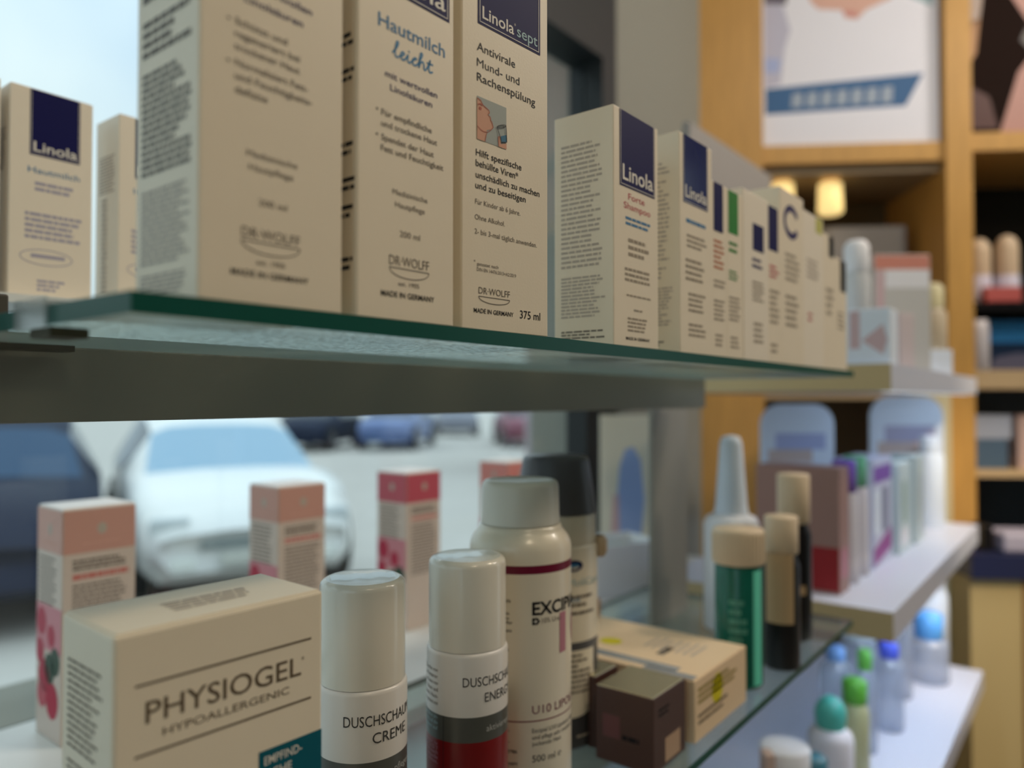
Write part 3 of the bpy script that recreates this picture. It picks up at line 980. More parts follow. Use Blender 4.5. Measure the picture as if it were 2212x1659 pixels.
b.text('SKIN', 10 * mm, 19 * mm, 109 * mm, 3 * mm, BLUEINK, mpb, bold=.02, cut=.0015)
mp3 = cyl_map(r, .0004)
ov = [((14 + 7.5 * math.cos(t)) * mm, (136 + 4.2 * math.sin(t)) * mm) for t in [i * math.pi / 12 for i in range(24)]]
b.poly(ov, NAVY, mp3)
ov = [((13.5 + 5 * math.cos(t)) * mm, (136.4 + 1.4 * math.sin(t)) * mm) for t in [i * math.pi / 12 for i in range(24)]]
b.poly(ov, BLUEINK, cyl_map(r, .0006))
b.build('lettering', mo)
MB().lathe([(.003, .138), (.0055, .142), (.0055, .151), (.003, .154)], mat('amber_tab', (.55, .42, .28), .4), c=(r + .0022, -.002), seg=20).build('tab', mo)

# pink cartons on the window board
ZS = -0.29
kp = 0.686 / 0.62


def pink_carton(x, label, cap, h=0.1965, rot=-1.5):
    w, d = 0.0545 * kp, 0.0495 * kp
    root = empty('pink_carton', (x * kp, 0.686, ZS), R_(rot), label, 'carton', 'pink cartons on the window board')
    b = MB()
    b.box(0, w, 0, d, .0001, h, PINKPALE, bev=.0012)
    b.build('carton_body', root)
    Lm, Tm = mapf(w, d, h)
    b = MB()
    hz = h - .0375
    b.rect(.0005, w - .0005, hz, h - .001, cap, front)
    b.rect(.0005, d - .0005, hz, h - .001, cap, Lm)
    b.build('top_band', root)
    b = MB()
    b.box(.001, w - .001, .002, d - .001, h - .0004, h + .0012, mat('white_flap', (.85, .80, .78), .35, .4), bev=.0005)
    b.build('tuck_flap', root)
    b = MB()
    f2 = lambda x_, z: (x_, -2 * EPS, z)
    l2 = lambda s_, z: (-2 * EPS, d - s_, z)
    for (mpx, ww) in ((f2, w), (l2, d)):
        cx = ww * .52
        b.poly([(cx + .004 * math.cos(t), h - .018 + .005 * math.sin(t)) for t in [i * math.pi / 6 for i in range(12)]], PALEINK, mpx)
        b.bars(cx - .016, cx + .016, h - .029, h - .032, 1, ROSE2 if cap is ROSE2 else mat('rose_light', (.62, .34, .27), .5, .2), mpx, ragged=.1)
    b.build('emblem', root)
    b = MB()
    b.bars(.008, w - .008, h - .043, h - .053, 3, GREYINK, front, ragged=.15, fill=.6)
    b.bars(.008, w - .006, h - .055, h - .061, 1, mat('coral_ink', (.55, .19, .16), .5, .2), front, ragged=.02, fill=.8)
    b.bars(.008, w - .008, h - .064, h - .13, 17, GREYINK, front, ragged=.15, fill=.45)
    b.bars(.006, d - .012, h - .042, h - .085, 10, GREYINK, Lm, ragged=.2, fill=.4)
    b.build('lettering', root)
    b = MB()
    b.rect(.0006, d - .0006, .075, h - .083, PINKWASH, lambda s_, z: (-.9 * EPS, d - s_, z))
    for (s_, z, rr, m) in [(.012, .098, .010, BERRY), (.033, .088, .008, BERRY), (.009, .072, .009, BERRY), (.030, .060, .011, LEAFINK), (.018, .052, .012, BERRY), (.042, .068, .010, LEAFINK), (.036, .034, .013, BERRY), (.014, .036, .010, ROSE2)]:
        b.poly([(min(d - .001, max(.001, s_ + rr * math.cos(t))), z + rr * math.sin(t) * 1.2) for t in [i * math.pi / 8 for i in range(16)]], m, l2)
    b.build('fruit_print', root)
    return root


pink_carton(0.2473, 'dusty rose carton on the window board behind the wide cream carton', ROSE)
pink_carton(0.4375, 'dusty rose carton on the window board standing behind the grey band spray can', ROSE)
pink_carton(0.6065, 'carton with raspberry red top on the window board', ROSE2)
pink_carton(0.7920, 'rose carton on the window board mostly hidden by the frosted cap bottle', mat('coral_rose', (.62, .22, .19), .4, .35))

# cartons by the front edge
ks = 1.118
br = carton((0.4267 * ks, 0.22 * ks, ZL), 0.0462 * ks, 0.0415 * ks, 0.0468 * ks, 0, 'small dark brown carton with gold foil lid at the front of the lower shelf', mats=BROWNCARTON, flap=GOLDFOIL)
b = MB()
w, h = .0462 * ks, .0468 * ks
b.rect(.018, .042, .003, .020, mat('beige_patch', (.45, .30, .20), .5, .2), front)
b.bars(.008, .03, .043, .036, 2, DARKINK, front)
b.build('front_print', br)
Lb, Tb = mapf(w, .0415 * ks, h)
b = MB()
b.rect(.006, .020, .018, .034, mat('plum_print', (.14, .05, .05), .4), Lb)
b.bars(.022, .040, .022, .016, 1, DARKINK, Lb)
b.build('side_print', br)
cb = carton((0.4828 * ks, 0.218 * ks, ZL), 0.094 * ks, 0.135 * ks, 0.0422 * ks, 0, 'long peach cream carton with yellow dots lying behind the brown carton', mats=PEACH)
w, d, h = .094 * ks, .135 * ks, .0422 * ks
Lb, Tb = mapf(w, d, h)
b = MB()
b.poly([(.044 + .009 * math.cos(t), .098 + .010 * math.sin(t)) for t in [i * math.pi / 8 for i in range(16)]], YELLOW, Tb)
b.poly([(.043 + .011 * math.cos(t), .030 + .012 * math.sin(t)) for t in [i * math.pi / 8 for i in range(16)]], YELLOW, front)
b.build('yellow_dot', cb)
b = MB()
b.rect(.008, .020, .020, .12, SILVERFOIL, Tb)
b.rect(.001, .010, .002, .045, SILVERFOIL, Tb)
b.build('foil_strip', cb)
b = MB()
b.bars(.05, .09, .07, .02, 7, PALEINK, Tb, fill=.4)
b.rect(.038, .06, .045, .052, GREYINK, Tb)
b.bars(.006, .085, .040, .026, 3, mat('olive_ink', (.30, .22, .06), .5, .2), front, fill=.6)
b.bars(.006, .070, .020, .010, 2, BROWNINK, front, fill=.5)
b.build('lettering', cb)
gb = carton((0.437 * ks, 0.268 * ks, ZL), 0.030 * ks, 0.03 * ks, 0.047 * ks, 0, 'dark brown gold-lidded carton behind the small brown one', mats=BROWNCARTON, flap=GOLDFOIL)
ob = carton((0.605, 0.402, ZL), 0.055, 0.05, 0.060, -4, 'orange tan carton behind the long peach carton, right of the tall bottle', mats=mat('orange_tan', (.60, .30, .10), .45, .3))


# bottles on the right half of the lower shelf
def bottle(name, loc, prof_body, body_m, prof_cap, cap_m, label, group=None, extra=None, cat='bottle', seg=40):
    root = empty(name, loc, 0, label, cat, group)
    MB().lathe(prof_body, body_m, seg=seg).build('bottle_body', root)
    if prof_cap:
        MB().lathe(prof_cap, cap_m, seg=seg).build('cap', root)
    if extra:
        extra(root)
    return root


GREENGL = mat('green_bottle_plastic', (0.01, 0.17, 0.12), 0.12, 0.5, trans=0.25)
PALECAP = mat('cream_ribbed_cap', (0.70, 0.56, 0.39), 0.4, 0.4)


def ribs(root, r, z0, z1, m, n=36):
    b = MB()
    for i in range(n):
        a = 2 * math.pi * i / n
        b.lathe([(.0009, z0), (.0009, z1)], m, c=((r) * math.cos(a), r * math.sin(a)), seg=6, caps=True)
    b.build('cap_ribs', root)


TBG = 'bottles at the right end of the lower glass shelf'
gx, gy = 0.6321 * 1.08, 0.2451 * 1.08
g = bottle('lotion_bottle', (gx, gy, ZL), [(.0195, .0001), (.0212, .002), (.0215, .004), (.0215, .107), (.0205, .1095), (.0001, .1098)], GREENGL,
           [(.0226, .110), (.0230, .111), (.0230, .1395), (.0222, .1410), (.0001, .1412)], PALECAP,
           'clear green bottle with broad cream cap on the lower glass shelf', TBG)
ribs(g, .0229, .112, .138, PALECAP)
b = MB()
b.rect(.010, .020, .004, .106, mat('mint_highlight', (.16, .75, .55), .25), cyl_map(.0216), n=8)  # highlight down the bottle's right side, painted as a mint strip
b.bars(-.012, .004, .08, .03, 6, mat('pale_green_ink', (.10, .32, .24), .5, .2), cyl_map(.0216), cut=.002)
b.build('label', g).rotation_euler[2] = R_(-60)
dk = sp(1685, 0.745)
LAB = mat('tan_label', (.52, .36, .20), .45, .3)


def dark_bottle(c, r, hb, hc, label, band):
    root = bottle('tonic_bottle', (c[0], c[1], ZL), [(r - .002, .0001), (r, .002), (r, hb - .012), (r * .8, hb - .002), (r * .75, hb)], BLACK,
                  [(r * .88, hb + .0002), (r * .92, hb + .001), (r * .92, hc - .0015), (r * .86, hc), (.0001, hc)], PALECAP, label, TBG)
    b = MB()
    b.rect(-.022, .006, band[0], band[1], LAB, cyl_map(r, .0004), n=16)
    b.build('label', root).rotation_euler[2] = R_(-52)
    return root


dark_bottle(dk, .0172, .110, .146, 'black bottle with tan label and cream cap, beside the green bottle', (.045, .112))
d2 = sp(1712, 0.835)
dark_bottle(d2, .0185, .125, .178, 'tall black bottle with high cream cap, behind the tan labelled one', (.05, .06))
nzl = sp(1578, 0.87)
bottle('dropper_bottle', (nzl[0], nzl[1], ZL), [(.028, .0001), (.031, .002), (.031, .118), (.027, .126), (.018, .130)], WHITE,
       [(.019, .1302), (.0175, .140), (.0125, .210), (.0095, .217), (.0001, .219)], BLUEWHITE,
       'white bottle with tall pointed nozzle behind the green bottle', TBG)

# leaflet and tray at the window end
lf = empty('leaflet', (1.16, 0.700, ZS), R_(-40), 'upright leaflet with blue figure at the right end of the window board', 'leaflet')
MB().box(0, .105, 0, .0025, .0001, .262, mat('cream_card', (.74, .72, .60), .5, .2), bev=.0004).build('card', lf)
b = MB()
q = [(.035, .03), (.075, .03), (.083, .11), (.076, .18), (.062, .205), (.046, .20), (.036, .17), (.03, .10)]
b.poly(q, mat('soft_blue_print', (.30, .42, .72), .5, .2), front)
b.poly([(.018, .03), (.036, .03), (.034, .12), (.024, .12)], mat('soft_pink_print', (.60, .42, .44), .5, .2), lambda x, z: (x, -2 * EPS, z))
b.build('printed_figure', lf)
tr_ = empty('white_tray', (0.905, 0.60, ZS), R_(-25), 'shallow white tray on the window board beside the grey post', 'tray')
b = MB()
b.box(0, .17, 0, .09, .0001, .006, WHITE, bev=.001)
b.box(0, .17, 0, .004, .004, .075, WHITE, bev=.001)
b.box(0, .17, .086, .09, .004, .075, WHITE, bev=.001)
b.box(0, .004, 0, .09, .004, .075, WHITE, bev=.001)
b.box(.166, .17, 0, .09, .004, .075, WHITE, bev=.001)
b.build('tray_body', tr_)
MB().box(.008, .162, .008, .082, .045, .06, mat('mint_paper', (.62, .76, .70), .5), bev=.004).build('paper_liner', tr_)

# ------------------------------------------------------------------ the next bay
def board(name, x0, x1, y0, y1, ztop, th, label):
    b = MB()
    vs = [(x0, y0, ztop - th), (x1, y0, ztop - th), (x1, y1, ztop - th), (x0, y1, ztop - th),
          (x0, y0, ztop), (x1, y0, ztop), (x1, y1, ztop), (x0, y1, ztop)]
    b.add(vs, [(4, 5, 6, 7), (0, 1, 5, 4)], WHITEBOARD)
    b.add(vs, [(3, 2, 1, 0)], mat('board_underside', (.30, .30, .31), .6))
    b.add(vs, [(1, 2, 6, 5), (2, 3, 7, 6), (3, 0, 4, 7)], EDGEBEIGE)
    return tag(b.build(name), label, 'shelf')


NX0, NX1 = 0.910 * ks, 1.64 * ks
board('display_shelf', NX0, NX1, 0.18 * ks, 0.52, ZU, 0.034, 'upper white shelf board of the next bay with white cartons')
board('display_shelf', NX0, NX1, 0.18 * ks, 0.52, ZN, 0.036, 'middle white shelf board holding the row of tubes and mauve carton')
board('display_shelf', 0.30, NX1, 0.175 * ks, 0.60, ZB, 0.036, 'long white base board under the glass shelf with clear bottles')
bp_ = MB().box(1.147, 1.535, 0.522, 0.535, ZU - .034, 0.453, mat('grey_bay_panel', (.30, .285, .27), .5), bev=.001).build('bay_divider')
tag(bp_, 'grey panel rising behind the far end of the upper carton row', 'panel')

NBG = 'goods on the middle board of the next bay'


def ncarton(x, y, w, d, h, m, label, z=ZN, rot=0, extra=None, group=NBG, name='carton'):
    root = carton((x, y, z), w, d, h, rot, label, mats=m, group=group, name=name)
    if extra:
        b = MB()
        Lm, Tm = mapf(w, d, h)
        extra(b, Lm, Tm)
        b.build('printed_panel', root)
    return root


MAUVE = mat('mauve_brown_carton', (.34, .205, .18), .45, .3)
DRED = mat('dark_red_print', (.30, .02, .025), .45, .3)
LAV = mat('lavender_carton', (.58, .60, .76), .45, .3)
PURP = mat('purple_print', (.22, .10, .42), .45, .3)
MAG = mat('magenta_print', (.32, .05, .27), .45, .3)
d = .1 * ks
ncarton(0.95 * ks, .245 * ks, .042 * ks, d, .150 * ks, MAUVE, 'large mauve carton with dark red foot at the left end of the middle board',
        extra=lambda b, L, T: (b.rect(.001, d - .001, .004, .062, DRED, L), b.rect(.006, .04, .02, .06, PINKINK, front)))


def tube(c, z, label, capm, bodym, h, r, group):
    root = empty('standing_tube', (c[0], c[1], z), 0, label, 'tube', group)
    MB().lathe([(r * .92, .0001), (r, .002), (r, .030), (r * .97, .0315)], bodym, seg=28).lathe([(r * .97, .0315), (r * .97, h - .05), (r * .9, h - .046)], bodym, seg=28).build('tube_body', root)
    MB().lathe([(r * .8, h - .0458), (r * .86, h - .045), (r * .84, h - .002), (r * .75, h), (.0001, h)], capm, seg=28).build('cap', root)
    return root


tube((1.03 * ks, .26 * ks), ZN, 'white tube with purple cap beside the mauve carton', mat('violet_cap', (.20, .10, .45), .4), mat('grey_white_tube', (.60, .57, .60), .4), .155 * ks, .017 * ks, NBG)
tube((1.085 * ks, .26 * ks), ZN, 'white tube with green cap beside the purple capped one', mat('leaf_cap', (.16, .45, .25), .4), MATS['grey_white_tube'], .157 * ks, .017 * ks, NBG)
w = .115 * ks
ncarton(1.12 * ks, .245 * ks, w, .05 * ks, .150 * ks, LAV, 'lavender carton with magenta stripe on the middle board',
        extra=lambda b, L, T: (b.poly([(.002, .004), (.002, .030), (w - .004, .052), (w - .004, .018)], MAG, front), b.rect(.002, w - .002, .13, .155, PURP, front),
                               b.rect(.055, .10, .05, .12, mat('slate_print', (.25, .27, .38), .5), front), b.rect(.004, .05, .05, .12, BLUEWHITE, front)))
w2 = .09 * ks
ncarton(1.25 * ks, .238 * ks, w2, .045 * ks, .135 * ks, mat('pale_mint_carton', (.60, .72, .74), .45, .3), 'pale mint carton right of the lavender carton on the middle board',
        extra=lambda b, L, T: (b.rect(.03, .06, .05, .12, mat('sage_print', (.32, .45, .40), .5), front), b.rect(.01, .08, .01, .04, WHITE, front)))
w3 = .075 * ks
ncarton(1.36 * ks, .235 * ks, w3, .045 * ks, .140 * ks, mat('grey_mint_carton', (.50, .60, .62), .45, .3), 'grey mint carton with navy edge near the right end of the middle board',
        extra=lambda b, L, T: b.rect(.05, .062, .01, .12, mat('slate_print', (.2, .2, .3), .5), front))
wb = sp(2005, 1.56)
bottle('lotion_bottle', (wb[0], wb[1], ZN), [(.026, .0001), (.028, .003), (.028, .14), (.022, .15)], BLUEWHITE, [(.018, .1502), (.018, .18), (.015, .184), (.0001, .185)], BLUEWHITE,
       'pale blue white bottle standing at the far right of the middle board', NBG)


def header_card(u, t, w, ztop, label, pm):
    c = sp(u, t)
    root = empty('display_card', (c[0], c[1], ZN), YAW - math.pi / 2, label, 'display card', 'rounded display cards of the next bay')
    h = ztop - ZN
    rr = w * .28
    pts = [(-w / 2, .0001), (w / 2, .0001)]
    for i in range(9):
        a = math.pi / 2 * i / 8
        pts.append((w / 2 - rr + rr * math.cos(a), h - rr + rr * math.sin(a)))
    for i in range(9):
        a = math.pi / 2 + math.pi / 2 * i / 8
        pts.append((-w / 2 + rr + rr * math.cos(a), h - rr + rr * math.sin(a)))
    n = len(pts)
    vs = [(x, 0, z) for x, z in pts] + [(x, .004, z) for x, z in pts]
    b = MB()
    b.add(vs, [tuple(range(n)), tuple(reversed(range(n, 2 * n)))] + [(i, n + i, n + (i + 1) % n, (i + 1) % n) for i in range(n)], BLUEWHITE)
    b.build('card', root)
    b = MB()
    b.rect(-w * .30, w * .38, h - w * .62, h - w * .40, pm, front)
    b.rect(-w * .40, w * .2, h - w * .80, h - w * .62, mat('blush_print', (.62, .50, .46), .5), front)
    b.build('printed_panel', root)


header_card(1722, 1.26, .122, -.008, 'pale blue rounded display card, behind the mauve carton', mat('periwinkle_print', (.42, .47, .72), .5))
header_card(1958, 1.60, .155, .006, 'larger pale blue rounded display card, behind the mint cartons', mat('grey_lilac_print', (.45, .44, .60), .5))

# lit strips under the boards of the next bay
def led_strip(x0, x1, y, z, power, label):
    o = MB().box(x0, x1, y - .006, y + .006, z - .0006, z - .0001, mat('led_diffuser', (.85, .92, 1.0), .4, emit=1.0)).build('light_strip')
    tag(o, label, 'light')
    l = bpy.data.lights.new('light_strip_glow', 'AREA')
    l.shape = 'RECTANGLE'
    l.size = x1 - x0
    l.size_y = .012
    l.energy = power
    l.color = (.62, .78, 1.0)
    q = bpy.data.objects.new('light_strip_glow', l)
    COL.objects.link(q)
    q.location = ((x0 + x1) / 2, y, z - .0012 + H)
    q.rotation_euler = (0.35, 0, 0)


led_strip(NX0 + .04, NX1 - .04, .215, ZU - .034, .6, 'thin light strip under the upper white board')
led_strip(NX0 + .04, NX1 - .04, .215, ZN - .036, 1.5, 'thin light strip under the middle white board')

# upper board goods
UBG = 'goods on the upper board of the next bay'
CORAL = mat('coral_print', (.62, .25, .19), .5)
d = .053
ncarton(0.922 * ks, .183 * ks, .045, d, .070, BLUEWHITE, 'small white carton with coral drawing at the corner of the upper board', z=ZU, group=UBG,
        extra=lambda b, L, T: (b.poly([(.02, .03), (.045, .05), (.05, .03), (.045, .012)], mat('pale_coral_print', (.62, .45, .48), .5), L), b.rect(.006, .018, .02, .068, mat('pale_coral_print', (.6, .4, .4), .5), L)))
c = sp(1853, 1.10)
bottle('lotion_bottle', (c[0], c[1], ZU), [(.016, .0001), (.0185, .002), (.0185, .13), (.016, .14)], mat('grey_white_plastic', (.62, .64, .66), .4), [(.017, .1402), (.0175, .142), (.0175, .178), (.012, .186), (.0001, .187)], WHITE,
       'white bottle standing behind the small coral and white carton', UBG)
c = sp(1890, 1.32)
w = .098
ncarton(c[0], c[1], w, .05, .208, mat('grey_cream_carton', (.56, .56, .54), .45), 'white carton with coral pink top behind the white bottle', z=ZU, rot=-52.27, group=UBG,
        extra=lambda b, L, T: (b.rect(.001, w - .001, .182, .207, CORAL, front), b.rect(.02, w - .001, .150, .182, WHITE, front), b.rect(.004, .018, .02, .18, mat('pale_coral_print', (.6, .4, .38), .5), front)))
c = sp(2016, 1.42)
bottle('lotion_bottle', (c[0], c[1], ZU), [(.020, .0001), (.024, .002), (.024, .115), (.018, .125)], mat('beige_plastic', (.55, .46, .33), .4), [(.019, .1252), (.019, .164), (.012, .172), (.0001, .173)], mat('pale_lemon_cap', (.66, .60, .36), .4),
       'beige bottle with pale lemon cap beside the oak post', UBG)
c = sp(1945, 1.18)
ncarton(c[0], c[1], .026, .03, .090, mat('blush_carton', (.62, .54, .55), .45), 'slim blush carton beside the small coral and white carton', z=ZU, rot=-40, group=UBG)
c = sp(1985, 1.38)
ncarton(c[0], c[1], .062, .03, .046, BLUEWHITE, 'low pale blue carton in front of the beige bottle', z=ZU, rot=-52.27, group=UBG)

# base board bottles
BBG = 'clear bottles with coloured caps on the base board'
MILK = glass_mat('milky_clear_plastic', (.80, .85, .92), .12, .06, haze=.42, hazecol=(.80, .84, .92))


def clear_bottle(u, t, h, r, capm, label, bodym=None, caph=.03, capr=None, dome=False):
    c = sp(u, t)
    hb = h - caph
    cr_ = capr or r * .6
    body = [(r * .9, .0001), (r, .003), (r, hb * .86), (r * .93, hb * .93), (cr_ * .9, hb)]
    cap = [(cr_ * .95, hb + .0002), (cr_, hb + .002), (cr_, h - .004), (cr_ * .7, h), (.0001, h)]
    if dome:
        cap = [(cr_ * .9, hb + .0002)] + [(cr_ * math.cos(R_(a)), hb + caph * .4 + caph * .6 * math.sin(R_(a))) for a in range(0, 90, 15)] + [(.0001, h)]
    return bottle('clear_bottle', (c[0], c[1], ZB), body, bodym or MILK, cap, capm, label, BBG, seg=32)


TEALCAP = mat('teal_cap', (.10, .50, .40), .35)
clear_bottle(1788, 1.06, .148, .030, TEALCAP, 'clear white bottle with round teal cap below the lower glass shelf', bodym=mat('milk_white_bottle', (.78, .76, .80), .4), caph=.042, capr=.021, dome=True)
clear_bottle(1750, 0.95, .118, .020, mat('petrol_cap', (.06, .20, .27), .35), 'short bottle with dark petrol blue cap at the bottom edge of the photo', caph=.05, capr=.017)
clear_bottle(1840, 1.12, .150, .020, mat('lime_green_cap', (.13, .42, .05), .4), 'bottle with lime green cap and pale yellow body on the base board', bodym=mat('olive_yellow_bottle', (.50, .50, .28), .4), caph=.034, capr=.017)
clear_bottle(1862, 1.22, .160, .018, mat('grass_green_cap', (.16, .5, .08), .4), 'thin bottle with grass green cap behind the lime one', caph=.032, capr=.011)
clear_bottle(1800, 1.20, .172, .024, mat('soft_blue_cap', (.22, .40, .75), .4), 'clear bottle with soft blue cap behind the teal one', caph=.022)
clear_bottle(1850, 1.32, .205, .032, mat('ice_white_cap', (.70, .78, .80), .4), 'wide milky bottle with ice white top under the middle board', caph=.06, capr=.028)
clear_bottle(1915, 1.30, .146, .022, mat('royal_blue_cap', (.10, .14, .75), .4), 'clear bottle with small royal blue cap on the base board', caph=.026, capr=.015)
clear_bottle(1934, 1.44, .172, .024, mat('bright_blue_cap', (.06, .12, .80), .4), 'clear bottle with bright blue cap, behind the royal blue one', caph=.032, capr=.020)
clear_bottle(2000, 1.52, .135, .036, mat('azure_cap', (.12, .40, .85), .4), 'bottle with wide azure cap at the right of the base board', caph=.05, capr=.026)
clear_bottle(1985, 1.66, .215, .052, BLUEWHITE, 'large rounded white bottle behind the azure cap', bodym=BLUEWHITE, caph=.06, capr=.05, dome=True)
c = sp(1690, 0.95)
bottle('cream_jar', (c[0], c[1], ZB), [(.026, .0001), (.029, .002), (.029, .10)], mat('frosted_jar', (.70, .72, .70), .4), [(.030, .1002), (.030, .128), (.028, .130), (.0001, .130)], WHITE,
       'white lidded jar under the edge of the lower glass shelf', cat='jar')
c = sp(1648, 0.90)
ncarton(c[0], c[1], .012, .02, .14, mat('peach_carton', (.60, .42, .34), .5), 'slim peach carton beside the white jar under the glass shelf', z=ZB, rot=-52, group=None)

# ------------------------------------------------------------------ oak shelving unit at the back
def un(b, x0, x1, d0, d1, z0, z1, m, bev=0.0):
    return b.box(x0, x1, -d1, -d0, z0, z1, m, bev=bev)


unit = empty('oak_shelving', (UO.x, UO.y, -H), UA, 'tall oak shelving unit filling the back wall of the shop', 'shelving')
Z0 = H


def upart(name, boxes, m):
    b = MB()
    for (x0, x1, d0, d1, z0, z1) in boxes:
        b.box(x0, x1, -d1, -d0, z0 + Z0, z1 + Z0, m)
    return b.build(name, unit)


upart('side_panel', [(.484, .642, -.35, .03, -1.5, 1.39)], WOOD)
upart('post', [(1.086, 1.148, -.35, .03, -1.5, 1.39)], WOOD)
upart('rail', [(.642, 1.086, -.35, .02, .598, .645)], WOOD)
upart('rail', [(1.148, 2.2, -.35, .02, .618, .664)], WOOD)
upart('fascia', [(.642, 1.086, -.30, .0, .575, .598)], mat('taupe_fascia', (.26, .19, .11), .5))
upart('back_panel', [(.642, 1.086, -.36, -.34, -1.5, .598)], WOODDARK)
upart('back_panel', [(1.148, 2.2, -.36, -.34, .24, .618)], mat('black_back', (.02, .019, .016), .5))
upart('back_panel', [(1.148, 2.2, -.36, -.34, -1.5, .24)], mat('slate_back', (.085, .12, .17), .6))
upart('back_panel', [(.642, 2.2, -.36, -.34, .645, 1.39)], WOOD)
upart('shelf_board', [(1.148, 2.2, -.34, .0, .222, .242)], BLACK)
upart('shelf_board', [(1.148, 2.2, -.34, .02, .025, .072)], mat('pale_oak', (.52, .38, .22), .5))
upart('shelf_board', [(1.148, 2.2, -.34, .0, -.195, -.176)], mat('pale_oak', (.5, .4, .3), .5))
upart('shelf_board', [(.642, 1.086, -.34, .0, .0, .04)], mat('pale_oak', (.5, .4, .3), .5))


def uloc(x, d, z):
    return unit_pt(x, d, z)


def uempty(name, x, d, z, label, cat, group=None):
    return empty(name, uloc(x, d, z), UA, label, cat, group)


# grey mirror panel standing in the left cell
gp = uempty('grey_board', .80, -.12, .04, 'plain grey board standing in the left cell under the lamps', 'board')
MB().box(-.02, .25, 0, .01, .0001, .425, mat('warm_grey_board', (.27, .25, .235), .5)).build('panel', gp)
# posters
po = uempty('wall_poster', .648, .006, .648, 'white poster with slanted blue banner at the top of the oak unit', 'poster')
MB().box(0, .434, 0, .008, .0001, .735, mat('poster_white', (.82, .83, .92), .5, .2)).build('sheet', po)
b = MB()
b.poly([(.006, .082), (.352, .094), (.396, .176), (.006, .149)], mat('banner_blue', (.05, .14, .31), .5, .2), front)
e2 = lambda x, z: (x, -3 * EPS, z)
for i in range(7):
    x = .07 + i * .037
    b.poly([(x, .098 + .002 * i * .4), (x + .028, .099 + .001 * i), (x + .03, .136 + .0016 * i), (x + .004, .134 + .0016 * i)], mat('banner_pale', (.33, .40, .50), .5), e2)
b.build('banner', po)
b = MB()
b.poly([(.004, .15), (.045, .16), (.055, .25), (.07, .30), (.05, .37), (.004, .37)], mat('poster_lilac', (.52, .52, .66), .5), front)
b.poly([(.005, .19), (.04, .19), (.045, .225), (.005, .23)], mat('poster_blue', (.38, .46, .75), .5), e2)
b.poly([(.12, .37), (.14, .35), (.20, .345), (.205, .325), (.235, .320), (.26, .345), (.32, .37), (.34, .50), (.28, .60), (.15, .60), (.10, .48)], mat('poster_skin', (.70, .42, .34), .5), front)
b.poly([(.20, .345), (.235, .34), (.24, .325), (.205, .33)], mat('poster_lip', (.6, .25, .22), .5), e2)
b.poly([(.35, .38), (.42, .345), (.43, .45), (.37, .45)], mat('poster_teal', (.35, .50, .56), .5), front)
b.poly([(.005, .37), (.06, .365), (.07, .45), (.005, .45)], mat('poster_dark', (.12, .10, .14), .5), front)
b.build('picture', po)
po2 = uempty('wall_poster', 1.152, .006, .668, 'poster of a person with long dark brown hair at the right of the oak unit', 'poster')
MB().box(0, .75, 0, .008, .0001, .72, mat('poster_hair', (.020, .012, .010), .9, .03)).build('sheet', po2)
b = MB()
b.poly([(.0, .25), (.03, .29), (.045, .40), (.04, .70), (.0, .70)], mat('poster_pale_skin', (.42, .33, .28), .5), front)
b.poly([(.0, .17), (.02, .20), (.03, .29), (.0, .28)], mat('poster_tan', (.42, .22, .10), .5), front)
b.poly([(.075, .0), (.13, .0), (.75, .0), (.75, .15), (.15, .19), (.12, .15)], mat('poster_pink_skin', (.46, .24, .20), .5), front)
b.poly([(.10, .35), (.16, .25), (.75, .20), (.75, .71), (.09, .71), (.09, .45)], MATS['poster_pink_skin'], front)
b.poly([(.0, .01), (.07, .01), (.05, .09), (.0, .12)], mat('poster_maroon', (.07, .018, .014), .5), front)
b.poly([(.125, .23), (.17, .18), (.30, .2), (.30, .25), (.14, .26)], mat('poster_grey', (.10, .09, .09), .5), e2)
b.build('picture', po2)

# two lit spot lamps under the rail
GLOW = mat('warm_lamp_glow', (1.0, .74, .30), .4, emit=0.85)
for (x, z0, z1, lb) in ((.712, .520, .572, 'short glowing warm lamp under the poster rail, left one'), (.835, .485, .570, 'long glowing warm lamp under the poster rail, right one')):
    o = uempty('spot_lamp', x, -.06, z0, lb, 'lamp', 'lamps under the poster rail')
    MB().lathe([(.024, 0), (.032, .006), (.030, z1 - z0 - .006), (.02, z1 - z0)], GLOW, seg=28).build('lamp_glass', o)
    MB().lathe([(.012, z1 - z0 + .0001), (.012, .5748 - z0)], MATS['taupe_fascia'], seg=16).build('stem', o)

# right cells
for (x, h, lb) in ((1.206, .172, 'cream domed bottle in the black cell, left of the pair'), (1.274, .180, 'cream domed bottle in the black cell, right of the pair')):
    o = uempty('domed_bottle', x, -.06, .2425, lb, 'bottle', 'domed bottles in the black cell')
    MB().lathe([(.026, .0001), (.028, .004), (.028, .07), (.027, .074)], mat('lilac_white', (.72, .68, .80), .4), seg=28).build('bottle_body', o)
    MB().lathe([(.026, .0742), (.027, .08)] + [(.027 * math.cos(R_(a)), h - .035 + .035 * math.sin(R_(a))) for a in range(0, 90, 15)] + [(.0001, h)], mat('peach_dome', (.66, .50, .34), .4), seg=28).build('cap', o)
o = uempty('red_box', 1.19, .003, .2425, 'low red box in front of the domed bottles', 'box')
MB().box(0, .085, 0, .025, .0001, .038, mat('soft_red_box', (.48, .10, .09), .5), bev=.002).build('box_body', o)
o = uempty('blue_carton', 1.188, -.05, .0722, 'dark carton with bright blue upper half on the shelf right of the oak post', 'carton')
MB().box(0, .20, 0, .06, .0001, .130, mat('ink_blue_carton', (.006, .022, .06), .4), bev=.001).build('carton_body', o)
